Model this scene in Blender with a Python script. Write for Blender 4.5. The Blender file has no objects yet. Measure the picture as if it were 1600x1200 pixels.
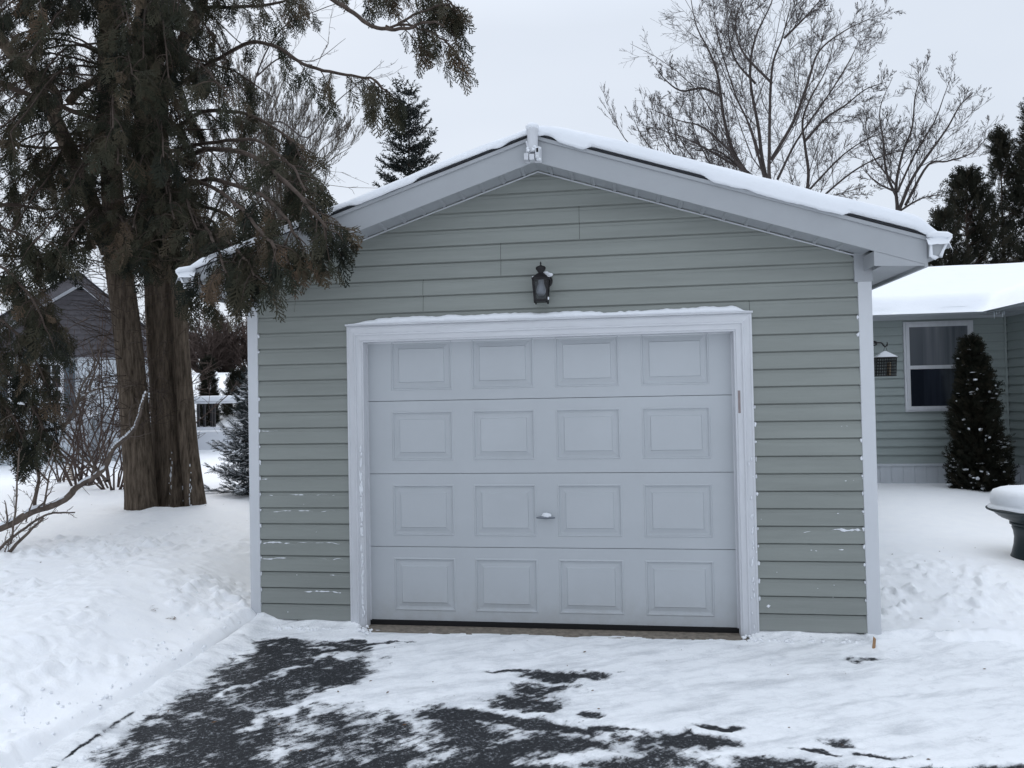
import bpy, math, random
import numpy as np
from mathutils import Vector, Matrix
S = bpy.context.scene
# ------------------------------------------------------------------ camera, light, exposure
CAM_P = np.array([0.4875, -5.1814, 1.6084])
_f, FPX = None, 1149.83
_yaw, _pit, _rol = -0.1377, 0.0188, -0.0190
def _cam_axes():
    cy, sy, cp, sp = math.cos(_yaw), math.sin(_yaw), math.cos(_pit), math.sin(_pit)
    f = np.array([sy*cp, cy*cp, sp]); r = np.array([cy, -sy, 0.0]); u = np.cross(r, f)
    cr, sr = math.cos(_rol), math.sin(_rol)
    return cr*r + sr*u, -sr*r + cr*u, f
RT, UP, FW = _cam_axes()
cam_d = bpy.data.cameras.new("camera"); cam = bpy.data.objects.new("camera", cam_d)
S.collection.objects.link(cam); S.camera = cam
cam_d.sensor_fit = 'HORIZONTAL'; cam_d.sensor_width = 36.0; cam_d.lens = FPX/1600*36
cam_d.clip_start = 0.05; cam_d.clip_end = 2000
cam.matrix_world = Matrix(((RT[0], UP[0], -FW[0], CAM_P[0]), (RT[1], UP[1], -FW[1], CAM_P[1]),
                           (RT[2], UP[2], -FW[2], CAM_P[2]), (0, 0, 0, 1)))
S.view_settings.view_transform = 'Standard'; S.view_settings.look = 'None'
S.view_settings.exposure = 0.20; S.view_settings.gamma = 1.0
SUN_EL, SUN_AZ = math.radians(48), math.radians(-35)      # azimuth measured from +y towards +x
w = bpy.data.worlds.new("World"); S.world = w; w.use_nodes = True
nt = w.node_tree; nt.nodes.clear()
def N(t, typ, **k):
    n = t.nodes.new(typ)
    for a, b in k.items(): setattr(n, a, b)
    return n
sky = N(nt, 'ShaderNodeTexSky', sky_type='NISHITA', sun_disc=False, sun_elevation=SUN_EL, sun_rotation=SUN_AZ, air_density=1.0, dust_density=3.0)
tc = N(nt, 'ShaderNodeTexCoord'); sep = N(nt, 'ShaderNodeSeparateXYZ'); nt.links.new(tc.outputs['Generated'], sep.inputs[0])
mpn = N(nt, 'ShaderNodeMapping'); mpn.inputs['Scale'].default_value = (1.2, 1.2, 3.0); nt.links.new(tc.outputs['Generated'], mpn.inputs[0])
cn = N(nt, 'ShaderNodeTexNoise'); cn.inputs['Scale'].default_value = 1.6; cn.inputs['Detail'].default_value = 4; nt.links.new(mpn.outputs[0], cn.inputs['Vector'])
cr = N(nt, 'ShaderNodeValToRGB')
cr.color_ramp.elements[0].position = 0.3; cr.color_ramp.elements[0].color = (6.35, 6.95, 7.85, 1)
cr.color_ramp.elements[1].position = 0.7; cr.color_ramp.elements[1].color = (6.95, 7.5, 8.3, 1)
nt.links.new(cn.outputs['Fac'], cr.inputs[0])
# dimming added to the sky behind the camera, for unbuilt trees and houses
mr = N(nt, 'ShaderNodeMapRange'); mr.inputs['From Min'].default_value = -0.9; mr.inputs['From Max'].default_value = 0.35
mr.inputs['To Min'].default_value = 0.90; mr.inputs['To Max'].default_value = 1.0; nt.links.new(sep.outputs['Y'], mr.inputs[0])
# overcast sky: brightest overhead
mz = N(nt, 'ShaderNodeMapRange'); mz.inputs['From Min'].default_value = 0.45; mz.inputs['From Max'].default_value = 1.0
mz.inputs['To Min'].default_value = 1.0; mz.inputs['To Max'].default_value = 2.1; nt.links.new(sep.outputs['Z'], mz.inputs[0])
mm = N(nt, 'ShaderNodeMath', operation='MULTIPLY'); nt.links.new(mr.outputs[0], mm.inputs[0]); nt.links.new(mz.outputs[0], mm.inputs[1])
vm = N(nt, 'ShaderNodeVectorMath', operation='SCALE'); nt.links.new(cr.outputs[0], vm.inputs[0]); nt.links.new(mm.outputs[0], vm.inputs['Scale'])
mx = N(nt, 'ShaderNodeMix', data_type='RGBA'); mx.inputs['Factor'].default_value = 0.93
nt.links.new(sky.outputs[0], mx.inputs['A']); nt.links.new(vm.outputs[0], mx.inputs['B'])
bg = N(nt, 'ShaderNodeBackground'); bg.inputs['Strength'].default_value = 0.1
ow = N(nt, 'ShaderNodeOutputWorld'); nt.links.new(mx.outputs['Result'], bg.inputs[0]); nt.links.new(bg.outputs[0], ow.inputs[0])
sd = bpy.data.lights.new("sun", 'SUN'); sd.energy = 0.9; sd.angle = math.radians(35); sd.color = (1.0, 0.97, 0.93)
so = bpy.data.objects.new("sun", sd); S.collection.objects.link(so)
_d = Vector((math.sin(SUN_AZ)*math.cos(SUN_EL), math.cos(SUN_AZ)*math.cos(SUN_EL), math.sin(SUN_EL)))
so.rotation_euler = _d.to_track_quat('Z', 'Y').to_euler()

# ------------------------------------------------------------------ helpers
rng = np.random.default_rng(7); random.seed(7)
def at(px, py, Y):
    """point of the photograph's ray at the depth y = Y"""
    d = RT*((px-800)/FPX) + UP*((600-py)/FPX) + FW
    return CAM_P + d*((Y-CAM_P[1])/d[1])
def sstep(a, b, x):
    t = np.clip((x-a)/(b-a), 0, 1); return t*t*(3-2*t)
def _hash(i, j, s):
    n = (i.astype(np.int64)*374761393 + j.astype(np.int64)*668265263 + s*982451653) & 0x7fffffff
    n = ((n ^ (n >> 13))*1274126177) & 0x7fffffff
    return ((n ^ (n >> 16)) & 0xffff)/65535.0
def vn(x, y, s=0):
    x = np.asarray(x, float); y = np.asarray(y, float)
    i, j = np.floor(x), np.floor(y); u, v = x-i, y-j; u = u*u*(3-2*u); v = v*v*(3-2*v)
    return (_hash(i, j, s)*(1-u)+_hash(i+1, j, s)*u)*(1-v) + (_hash(i, j+1, s)*(1-u)+_hash(i+1, j+1, s)*u)*v
def fbm(x, y, s=0, o=4):
    r = 0; a = .5; t = 0
    for k in range(o):
        r = r + a*vn(x*2**k+17.3*k, y*2**k+9.1*k, s+k); t += a; a *= .5
    return r/t
def link(o, parent=None):
    S.collection.objects.link(o)
    if parent is not None:
        o.parent = parent; o.matrix_parent_inverse = Matrix.Translation(parent.location).inverted()
    return o
def np_mesh(name, V, F, mat, parent=None, smooth=False, tint=None, uvw=None):
    """V (n,3), F: list of arrays (m,k)"""
    V = np.asarray(V, np.float32); me = bpy.data.meshes.new(name)
    Fs = [np.asarray(f, np.int32) for f in (F if isinstance(F, list) else [F]) if len(f)]
    me.vertices.add(len(V)); me.vertices.foreach_set('co', V.ravel())
    idx = np.concatenate([f.ravel() for f in Fs]); cnt = np.concatenate([np.full(len(f), f.shape[1], np.int32) for f in Fs])
    me.loops.add(len(idx)); me.loops.foreach_set('vertex_index', idx)
    me.polygons.add(len(cnt)); st = np.concatenate([[0], np.cumsum(cnt)[:-1]]).astype(np.int32)
    me.polygons.foreach_set('loop_start', st); me.polygons.foreach_set('loop_total', cnt)
    me.polygons.foreach_set('use_smooth', np.full(len(cnt), smooth, bool))
    me.update(calc_edges=True); me.validate()
    if tint is not None:
        a = me.attributes.new('tint', 'FLOAT', 'POINT'); a.data.foreach_set('value', np.asarray(tint, np.float32))
    if mat is not None: me.materials.append(mat)
    return link(bpy.data.objects.new(name, me), parent)
class MB:
    def __init__(s): s.v = []; s.f = {3: [], 4: []}; s.n = 0; s.t = []
    def add(s, V, F, tint=0.5):
        V = np.asarray(V, float)
        for f in (F if isinstance(F, list) and len(F) and np.ndim(F[0]) == 2 else [F]):
            f = np.asarray(f, int)
            if len(f): s.f.setdefault(f.shape[1], []).append(f+s.n)
        s.v.append(V); s.n += len(V)
        s.t.append(np.full(len(V), tint) if np.isscalar(tint) else tint)
    def quad(s, a, b, c, d): s.add([a, b, c, d], [[0, 1, 2, 3]])
    def box(s, x0, x1, y0, y1, z0, z1):
        V = [(x, y, z) for z in (z0, z1) for y in (y0, y1) for x in (x0, x1)]
        s.add(V, [[0, 2, 3, 1], [4, 5, 7, 6], [0, 1, 5, 4], [2, 6, 7, 3], [0, 4, 6, 2], [1, 3, 7, 5]])
    def hexa(s, lo, hi):
        """lo, hi: four corners each"""
        s.add(list(lo)+list(hi), [[0, 3, 2, 1], [4, 5, 6, 7], [0, 1, 5, 4], [1, 2, 6, 5], [2, 3, 7, 6], [3, 0, 4, 7]])
    def tube(s, P, R, n=6, cap=True, tint=0.5):
        P = np.asarray(P, float); m = len(P); R = np.broadcast_to(np.asarray(R, float), (m,))
        T = np.gradient(P, axis=0); T /= np.linalg.norm(T, axis=1, keepdims=True)+1e-12
        ref = np.array([0, 0, 1.0]) if abs(T[0][2]) < .9 else np.array([1.0, 0, 0])
        A = np.cross(T, ref); A /= np.linalg.norm(A, axis=1, keepdims=True)+1e-9; B = np.cross(T, A)
        th = np.arange(n)*2*math.pi/n
        V = P[:, None, :] + R[:, None, None]*(np.cos(th)[None, :, None]*A[:, None, :]+np.sin(th)[None, :, None]*B[:, None, :])
        i = np.arange(m-1)[:, None]*n; k = np.arange(n)[None, :]; k2 = (k+1) % n
        F = np.stack([i+k, i+k2, i+n+k2, i+n+k], -1).reshape(-1, 4)
        V = V.reshape(-1, 3); FF = [F]
        if cap and n > 3:
            FF.append(np.arange(n)[::-1][None, :]); FF.append((np.arange(n)+(m-1)*n)[None, :])
        s.add(V, FF, tint)
    def lathe(s, prof, c=(0, 0, 0), n=20, axis='z'):
        m = len(prof); th = np.arange(n)*2*math.pi/n; V = []
        for r, h in prof:
            for t in th:
                a, b = r*math.cos(t), r*math.sin(t)
                V.append((c[0]+a, c[1]+b, c[2]+h) if axis == 'z' else (c[0]+a, c[1]+h, c[2]-b))
        F = [[i*n+k, i*n+(k+1) % n, (i+1)*n+(k+1) % n, (i+1)*n+k] for i in range(m-1) for k in range(n)]
        s.add(V, F)
    def prism(s, poly, y0, y1):
        """polygon in (x,z), extruded in y"""
        n = len(poly)
        V = [(x, y0, z) for x, z in poly]+[(x, y1, z) for x, z in poly]
        s.add(V, [np.array([[i, (i+1) % n, n+(i+1) % n, n+i] for i in range(n)]), np.array([list(range(n))[::-1]]), np.array([list(range(n, 2*n))])])
    def blob(s, c, r, seed=0, n=8, m=6, amp=.25):
        th = np.arange(n)*2*math.pi/n; ph = np.linspace(0, math.pi, m)
        V = []
        for p in ph:
            for t in th:
                k = 1+amp*(2*vn(np.array([t*1.3+seed*3.1]), np.array([p*1.7+seed]), seed)[0]-1)
                V.append((c[0]+r[0]*k*math.sin(p)*math.cos(t), c[1]+r[1]*k*math.sin(p)*math.sin(t), c[2]+r[2]*k*math.cos(p)))
        F = [[i*n+k, (i+1)*n+k, (i+1)*n+(k+1) % n, i*n+(k+1) % n] for i in range(m-1) for k in range(n)]
        s.add(V, F)
    def build(s, name, mat, parent=None, smooth=False, bevel=0, tint=False):
        o = np_mesh(name, np.concatenate(s.v), [np.concatenate(f) for f in s.f.values() if f], mat, parent, smooth, np.concatenate(s.t) if tint else None)
        if bevel:
            b = o.modifiers.new('bevel', 'BEVEL'); b.width = bevel; b.segments = 2; b.limit_method = 'ANGLE'; b.angle_limit = math.radians(40)
        return o
def tag(o, label=None, cat=None, group=None, kind=None):
    if label: o['label'] = label
    if cat: o['category'] = cat
    if group: o['group'] = group
    if kind: o['kind'] = kind
    return o
def thing(name, loc, label, cat, group=None):
    o = bpy.data.objects.new(name, None); o.location = loc; o.empty_display_size = .2
    link(o); return tag(o, label, cat, group)
def rot_to(d, up=None):
    pass

# ------------------------------------------------------------------ materials
def mat(name, col, rough=.6, var=0.0, vscale=6.0, stretch=(1, 1, 1), bump=0.0, bscale=40.0, spec=.3, tint=None, col2=None, metal=0, wear=0):
    m = bpy.data.materials.new(name); m.use_nodes = True; t = m.node_tree; b = t.nodes['Principled BSDF']
    b.inputs['Roughness'].default_value = rough; b.inputs['Specular IOR Level'].default_value = spec; b.inputs['Metallic'].default_value = metal
    g = N(t, 'ShaderNodeNewGeometry'); mp = N(t, 'ShaderNodeMapping'); mp.inputs['Scale'].default_value = stretch
    t.links.new(g.outputs['Position'], mp.inputs[0])
    c1 = tuple(col)+(1,); src = None
    if var or col2:
        n = N(t, 'ShaderNodeTexNoise'); n.inputs['Scale'].default_value = vscale; n.inputs['Detail'].default_value = 5
        n.inputs['Roughness'].default_value = .65
        t.links.new(mp.outputs[0], n.inputs['Vector'])
        r = N(t, 'ShaderNodeValToRGB'); r.color_ramp.elements[0].position = .32; r.color_ramp.elements[1].position = .68
        c2 = tuple(col2)+(1,) if col2 else tuple(min(1, c*(1+var)) for c in col)+(1,)
        r.color_ramp.elements[0].color = tuple(c*(1-var) for c in col)+(1,) if not col2 else c1
        r.color_ramp.elements[1].color = c2
        t.links.new(n.outputs['Fac'], r.inputs[0]); src = r.outputs[0]
    if tint:
        at_ = N(t, 'ShaderNodeAttribute', attribute_name='tint'); r2 = N(t, 'ShaderNodeValToRGB')
        r2.color_ramp.elements[0].color = tuple(tint[0])+(1,); r2.color_ramp.elements[1].color = tuple(tint[-1])+(1,)
        for k, c in enumerate(tint[1:-1]):
            e = r2.color_ramp.elements.new((k+1)/(len(tint)-1)); e.color = tuple(c)+(1,)
        t.links.new(at_.outputs['Fac'], r2.inputs[0]); src = r2.outputs[0]
    if src is not None: t.links.new(src, b.inputs['Base Color'])
    else: b.inputs['Base Color'].default_value = c1
    if bump:
        n = N(t, 'ShaderNodeTexNoise'); n.inputs['Scale'].default_value = bscale; n.inputs['Detail'].default_value = 6; n.inputs['Roughness'].default_value = .65
        t.links.new(mp.outputs[0], n.inputs['Vector'])
        bp = N(t, 'ShaderNodeBump'); bp.inputs['Strength'].default_value = 1.0; bp.inputs['Distance'].default_value = bump
        t.links.new(n.outputs['Fac'], bp.inputs['Height']); t.links.new(bp.outputs[0], b.inputs['Normal'])
    return m
def splash(m, col, z1, amt):
    t = m.node_tree; b = t.nodes['Principled BSDF']; src = b.inputs['Base Color'].links[0].from_socket
    g = N(t, 'ShaderNodeNewGeometry'); sp = N(t, 'ShaderNodeSeparateXYZ'); t.links.new(g.outputs['Position'], sp.inputs[0])
    n = N(t, 'ShaderNodeTexNoise'); n.inputs['Scale'].default_value = 9; n.inputs['Detail'].default_value = 8; n.inputs['Roughness'].default_value = .75; t.links.new(g.outputs['Position'], n.inputs['Vector'])
    a = N(t, 'ShaderNodeMapRange'); a.inputs['From Min'].default_value = z1; a.inputs['From Max'].default_value = -.02; a.inputs['To Min'].default_value = 0; a.inputs['To Max'].default_value = amt; t.links.new(sp.outputs['Z'], a.inputs[0])
    r = N(t, 'ShaderNodeMapRange'); r.inputs['From Min'].default_value = .35; r.inputs['From Max'].default_value = .65; t.links.new(n.outputs['Fac'], r.inputs[0])
    q = N(t, 'ShaderNodeMath', operation='MULTIPLY'); t.links.new(a.outputs[0], q.inputs[0]); t.links.new(r.outputs[0], q.inputs[1])
    x = N(t, 'ShaderNodeMix', data_type='RGBA'); x.inputs['B'].default_value = tuple(col)+(1,); t.links.new(q.outputs[0], x.inputs['Factor']); t.links.new(src, x.inputs['A']); t.links.new(x.outputs['Result'], b.inputs['Base Color'])
SNOWC = (.90, .92, .95)
M = {}
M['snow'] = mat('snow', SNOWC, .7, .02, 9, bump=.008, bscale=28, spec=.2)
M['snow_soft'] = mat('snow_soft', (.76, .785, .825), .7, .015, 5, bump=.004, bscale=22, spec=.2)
M['sage'] = mat('sage_vinyl', (.228, .246, .231), .5, .09, 1.6, (.5, 1, 6), bump=.0016, bscale=7, spec=.35)
M['sage_house'] = mat('house_sage_vinyl', (.285, .325, .318), .5, .05, 4, (1, 1, 12), spec=.35)
M['door'] = mat('door_enamel', (.43, .455, .48), .42, .035, 1.6, (1, 1, 1), bump=.0025, bscale=3.5, spec=.4)
splash(M['door'], (.3, .29, .27), .3, .4); splash(M['sage'], (.25, .255, .25), .4, .4)
M['trim'] = mat('white_trim_paint', (.56, .575, .605), .5, .06, 7, (3, 3, .4), bump=.0008, bscale=60, spec=.35)
M['trim_head'] = mat('white_head_trim', (.58, .595, .625), .5, .05, 7, (.4, 3, 3), bump=.0008, bscale=60, spec=.35)
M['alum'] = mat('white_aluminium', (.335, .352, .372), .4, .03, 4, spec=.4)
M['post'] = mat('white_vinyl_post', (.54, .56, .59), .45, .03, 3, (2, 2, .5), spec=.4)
M['shingle'] = mat('dark_shingle', (.03, .032, .038), .9, .3, 30)
M['dark'] = mat('dark_gap', (.012, .012, .013), .9)
M['concrete'] = mat('stained_concrete', (.2, .175, .145), .85, .35, 25, bump=.004, bscale=60)
M['black'] = mat('black_metal', (.008, .007, .008), .45, .2, 20, spec=.3)
M['bulb'] = mat('milk_bulb', (.55, .56, .57), .3, spec=.5)
M['brown_tag'] = mat('brown_plastic', (.24, .2, .2), .6, .1, 30)
M['steel'] = mat('dull_steel', (.2, .22, .25), .35, .1, 40, metal=.7)
M['wood'] = mat('pale_wood', (.33, .2, .11), .8, .2, 40)
M['bark'] = mat('cedar_bark', (.040, .031, .024), .95, 0, 34, (1, 1, .13), bump=.03, bscale=34, col2=(.19, .15, .115), spec=.1)
M['twig'] = mat('brown_twig', (.065, .05, .042), .9, .35, 14, spec=.1)
M['cedar_leaf'] = mat('cedar_leaf', (.03, .035, .02), .75, spec=.12, tint=[(.015, .018, .014), (.029, .031, .02), (.05, .044, .029), (.10, .07, .048)])
M['dark_leaf'] = mat('dark_leaf', (.02, .02, .015), .8, spec=.1, tint=[(.010, .012, .009), (.020, .021, .015), (.042, .036, .025)])
M['spruce_leaf'] = mat('spruce_leaf', (.02, .02, .015), .8, spec=.1, tint=[(.012, .014, .014), (.022, .027, .026), (.035, .038, .034)])
M['blue_leaf'] = mat('blue_spruce_leaf', (.04, .055, .06), .75, spec=.15, tint=[(.025, .032, .036), (.05, .065, .07), (.08, .095, .1)])
M['bare'] = mat('bare_tree_bark', (.07, .06, .057), .9, .3, 8, spec=.1)
M['bare_pale'] = mat('pale_bare_twigs', (.13, .115, .1), .9, .3, 8, spec=.1)
M['bare_red'] = mat('reddish_bare_twigs', (.088, .066, .058), .9, .3, 10, spec=.1)
M['grey_bark'] = mat('grey_shrub_bark', (.13, .105, .09), .9, .35, 18, bump=.006, bscale=40, spec=.1)
M['urn'] = mat('dark_green_stone', (.012, .022, .026), .4, .2, 10, bump=.002, bscale=60, spec=.5)
M['nb_white'] = mat('white_house_siding', (.52, .56, .60), .6, .04, 4, (1, 1, 8))
M['nb_gable'] = mat('grey_gable_shingle', (.095, .09, .098), .85, .15, 14)
M['nb_frame'] = mat('white_window_frame', (.62, .64, .68), .5)
M['shutter'] = mat('blue_grey_shutter', (.075, .095, .115), .6, .1, 20)
M['pane'] = mat('dark_window_pane', (.02, .022, .026), .08, .3, 4, spec=.5)
M['meter'] = mat('grey_meter_box', (.3, .33, .36), .5, .1, 20)
M['tan'] = mat('tan_coil', (.42, .35, .28), .8, .2, 40)
M['skirt'] = mat('white_skirting', (.52, .55, .585), .5, .03, 4, (8, 8, .5))
M['suet'] = mat('tan_suet', (.28, .22, .15), .8, .3, 60)
M['house_trim'] = mat('house_trim', (.45, .48, .51), .5, .03, 4)
M['leaf'] = mat('dead_leaf', (.12, .07, .04), .9, .4, 50)
M['ice'] = mat('ice', (.7, .75, .8), .1, spec=.5)

def glass_mat():
    m = bpy.data.materials.new('lantern_glass'); m.use_nodes = True; t = m.node_tree; t.nodes.remove(t.nodes['Principled BSDF'])
    a = N(t, 'ShaderNodeBsdfTransparent'); a.inputs[0].default_value = (.55, .57, .6, 1); g = N(t, 'ShaderNodeBsdfGlossy'); g.inputs['Roughness'].default_value = .04
    x = N(t, 'ShaderNodeMixShader'); x.inputs[0].default_value = .05
    t.links.new(a.outputs[0], x.inputs[1]); t.links.new(g.outputs[0], x.inputs[2]); t.links.new(x.outputs[0], t.nodes['Material Output'].inputs[0]); return m
M['glass'] = glass_mat()
def curtain_mat(name, a, b, rough):
    m = mat(name, a, rough, spec=.5); t = m.node_tree; bs = t.nodes['Principled BSDF']
    g = N(t, 'ShaderNodeNewGeometry'); mp = N(t, 'ShaderNodeMapping'); mp.inputs['Scale'].default_value = (9, 1, .35); t.links.new(g.outputs['Position'], mp.inputs[0])
    n = N(t, 'ShaderNodeTexNoise'); n.inputs['Scale'].default_value = 1.0; n.inputs['Detail'].default_value = 3; t.links.new(mp.outputs[0], n.inputs['Vector'])
    r = N(t, 'ShaderNodeValToRGB'); r.color_ramp.elements[0].position = .4; r.color_ramp.elements[1].position = .68
    r.color_ramp.elements[0].color = tuple(a)+(1,); r.color_ramp.elements[1].color = tuple(b)+(1,)
    t.links.new(n.outputs['Fac'], r.inputs[0]); t.links.new(r.outputs[0], bs.inputs['Base Color']); return m
M['curtain'] = curtain_mat('screened_curtain_pane', (.085, .095, .11), (.17, .18, .20), .25)
M['curtain2'] = curtain_mat('dark_curtain_pane', (.012, .015, .022), (.03, .036, .05), .1)

def nz(t, scale, detail, rough, vec):
    n = N(t, 'ShaderNodeTexNoise'); n.inputs['Scale'].default_value = scale; n.inputs['Detail'].default_value = detail; n.inputs['Roughness'].default_value = rough
    t.links.new(vec, n.inputs['Vector']); return n.outputs['Fac']
def madd(t, a, k, c):
    m = N(t, 'ShaderNodeMath', operation='MULTIPLY_ADD'); m.inputs[1].default_value = k; t.links.new(a, m.inputs[0])
    if isinstance(c, (int, float)): m.inputs[2].default_value = c
    else: t.links.new(c, m.inputs[2])
    return m.outputs[0]
def ramp(t, v, stops):
    r = N(t, 'ShaderNodeValToRGB'); e = r.color_ramp.elements
    for k, (p, c) in enumerate(stops):
        q = e[k] if k < 2 else e.new(p); q.position = p; q.color = (c, c, c, 1) if np.isscalar(c) else tuple(c)+(1,)
    t.links.new(v, r.inputs[0]); return r.outputs[0]
def cmix(t, f, a, b):
    x = N(t, 'ShaderNodeMix', data_type='RGBA'); t.links.new(f, x.inputs['Factor'])
    for v, q in ((a, 'A'), (b, 'B')):
        if isinstance(v, tuple): x.inputs[q].default_value = v+(1,)
        else: t.links.new(v, x.inputs[q])
    return x.outputs['Result']
def drive_mat():
    """old asphalt under snow scraped off by a shovel: the attribute says how far it was cleared"""
    m = bpy.data.materials.new('snowy_asphalt'); m.use_nodes = True; t = m.node_tree; b = t.nodes['Principled BSDF']
    P = N(t, 'ShaderNodeNewGeometry').outputs['Position']; cl = N(t, 'ShaderNodeAttribute', attribute_name='tint').outputs['Fac']
    mp = N(t, 'ShaderNodeMapping', vector_type='TEXTURE'); mp.inputs['Rotation'].default_value = (0, 0, .78); mp.inputs['Scale'].default_value = (.095, .030, .1); t.links.new(P, mp.inputs[0])
    stroke = nz(t, 1.0, 9, .66, mp.outputs[0]); iso = nz(t, 9, 10, .68, P); big = nz(t, 2.6, 4, .6, P); grain = nz(t, 120, 6, .8, P)
    v = madd(t, stroke, 1.5, madd(t, iso, 1.9, madd(t, big, 1.0, madd(t, grain, .8, madd(t, cl, 1.02, -.75-.95-.5-.4)))))
    bare = ramp(t, v, ((.52, 0), (.80, 1)))
    dust = ramp(t, madd(t, nz(t, 55, 9, .8, P), .75, madd(t, iso, .25, 0)), ((.55, 0), (.63, .75)))
    asp = cmix(t, dust, ramp(t, nz(t, 210, 3, .6, P), ((.35, (.008, .009, .011)), (.66, (.032, .034, .039)))), (.55, .575, .61))
    snow = ramp(t, nz(t, 6, 8, .72, P), ((.27, (.74, .76, .79)), (.5, (.93, .945, .965))))
    mp3 = N(t, 'ShaderNodeMapping', vector_type='TEXTURE'); mp3.inputs['Rotation'].default_value = (0, 0, .45); mp3.inputs['Scale'].default_value = (.55, .11, .2); t.links.new(P, mp3.inputs[0])
    snow = cmix(t, ramp(t, madd(t, nz(t, 1, 9, .68, mp3.outputs[0]), .75, madd(t, grain, .25, 0)), ((.48, 0), (.70, .75))), snow, (.42, .44, .47))
    film = ramp(t, madd(t, iso, .9, madd(t, big, .7, madd(t, cl, .55, -.80))), ((.15, 0), (.55, .85)))
    snow = cmix(t, film, snow, (.25, .265, .29))
    t.links.new(cmix(t, bare, snow, asp), b.inputs['Base Color']); b.inputs['Roughness'].default_value = .7; b.inputs['Specular IOR Level'].default_value = .25
    mp2 = N(t, 'ShaderNodeMapping', vector_type='TEXTURE'); mp2.inputs['Rotation'].default_value = (0, 0, .35); mp2.inputs['Scale'].default_value = (.16, .05, .1); t.links.new(P, mp2.inputs[0])
    hgt = madd(t, nz(t, 1, 8, .7, mp2.outputs[0]), .6, madd(t, nz(t, 42, 7, .72, P), .5, madd(t, bare, -.25, 0)))
    bp = N(t, 'ShaderNodeBump'); bp.inputs['Distance'].default_value = .016; bp.inputs['Strength'].default_value = .8; t.links.new(hgt, bp.inputs['Height']); t.links.new(bp.outputs[0], b.inputs['Normal'])
    return m
def yard_mat():
    """snow whose surface is broken into clods where the attribute says so"""
    m = bpy.data.materials.new('yard_snow'); m.use_nodes = True; t = m.node_tree; b = t.nodes['Principled BSDF']
    P = N(t, 'ShaderNodeNewGeometry').outputs['Position']; cl = N(t, 'ShaderNodeAttribute', attribute_name='tint').outputs['Fac']
    t.links.new(ramp(t, nz(t, 7, 6, .7, P), ((.3, (.90, .915, .945)), (.65, (.94, .95, .965)))), b.inputs['Base Color']); b.inputs['Roughness'].default_value = .7; b.inputs['Specular IOR Level'].default_value = .2
    fine = nz(t, 30, 6, .68, P); soft = nz(t, 9, 4, .6, P)
    mu = N(t, 'ShaderNodeMath', operation='MULTIPLY'); t.links.new(madd(t, fine, 1.0, -.5), mu.inputs[0]); t.links.new(cl, mu.inputs[1])
    hgt = madd(t, mu.outputs[0], .35, madd(t, fine, .12, madd(t, soft, .18, 0)))
    bp = N(t, 'ShaderNodeBump'); bp.inputs['Distance'].default_value = .018; bp.inputs['Strength'].default_value = 1; t.links.new(hgt, bp.inputs['Height']); t.links.new(bp.outputs[0], b.inputs['Normal'])
    return m
M['yard'] = yard_mat()
M['drive'] = drive_mat()

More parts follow.
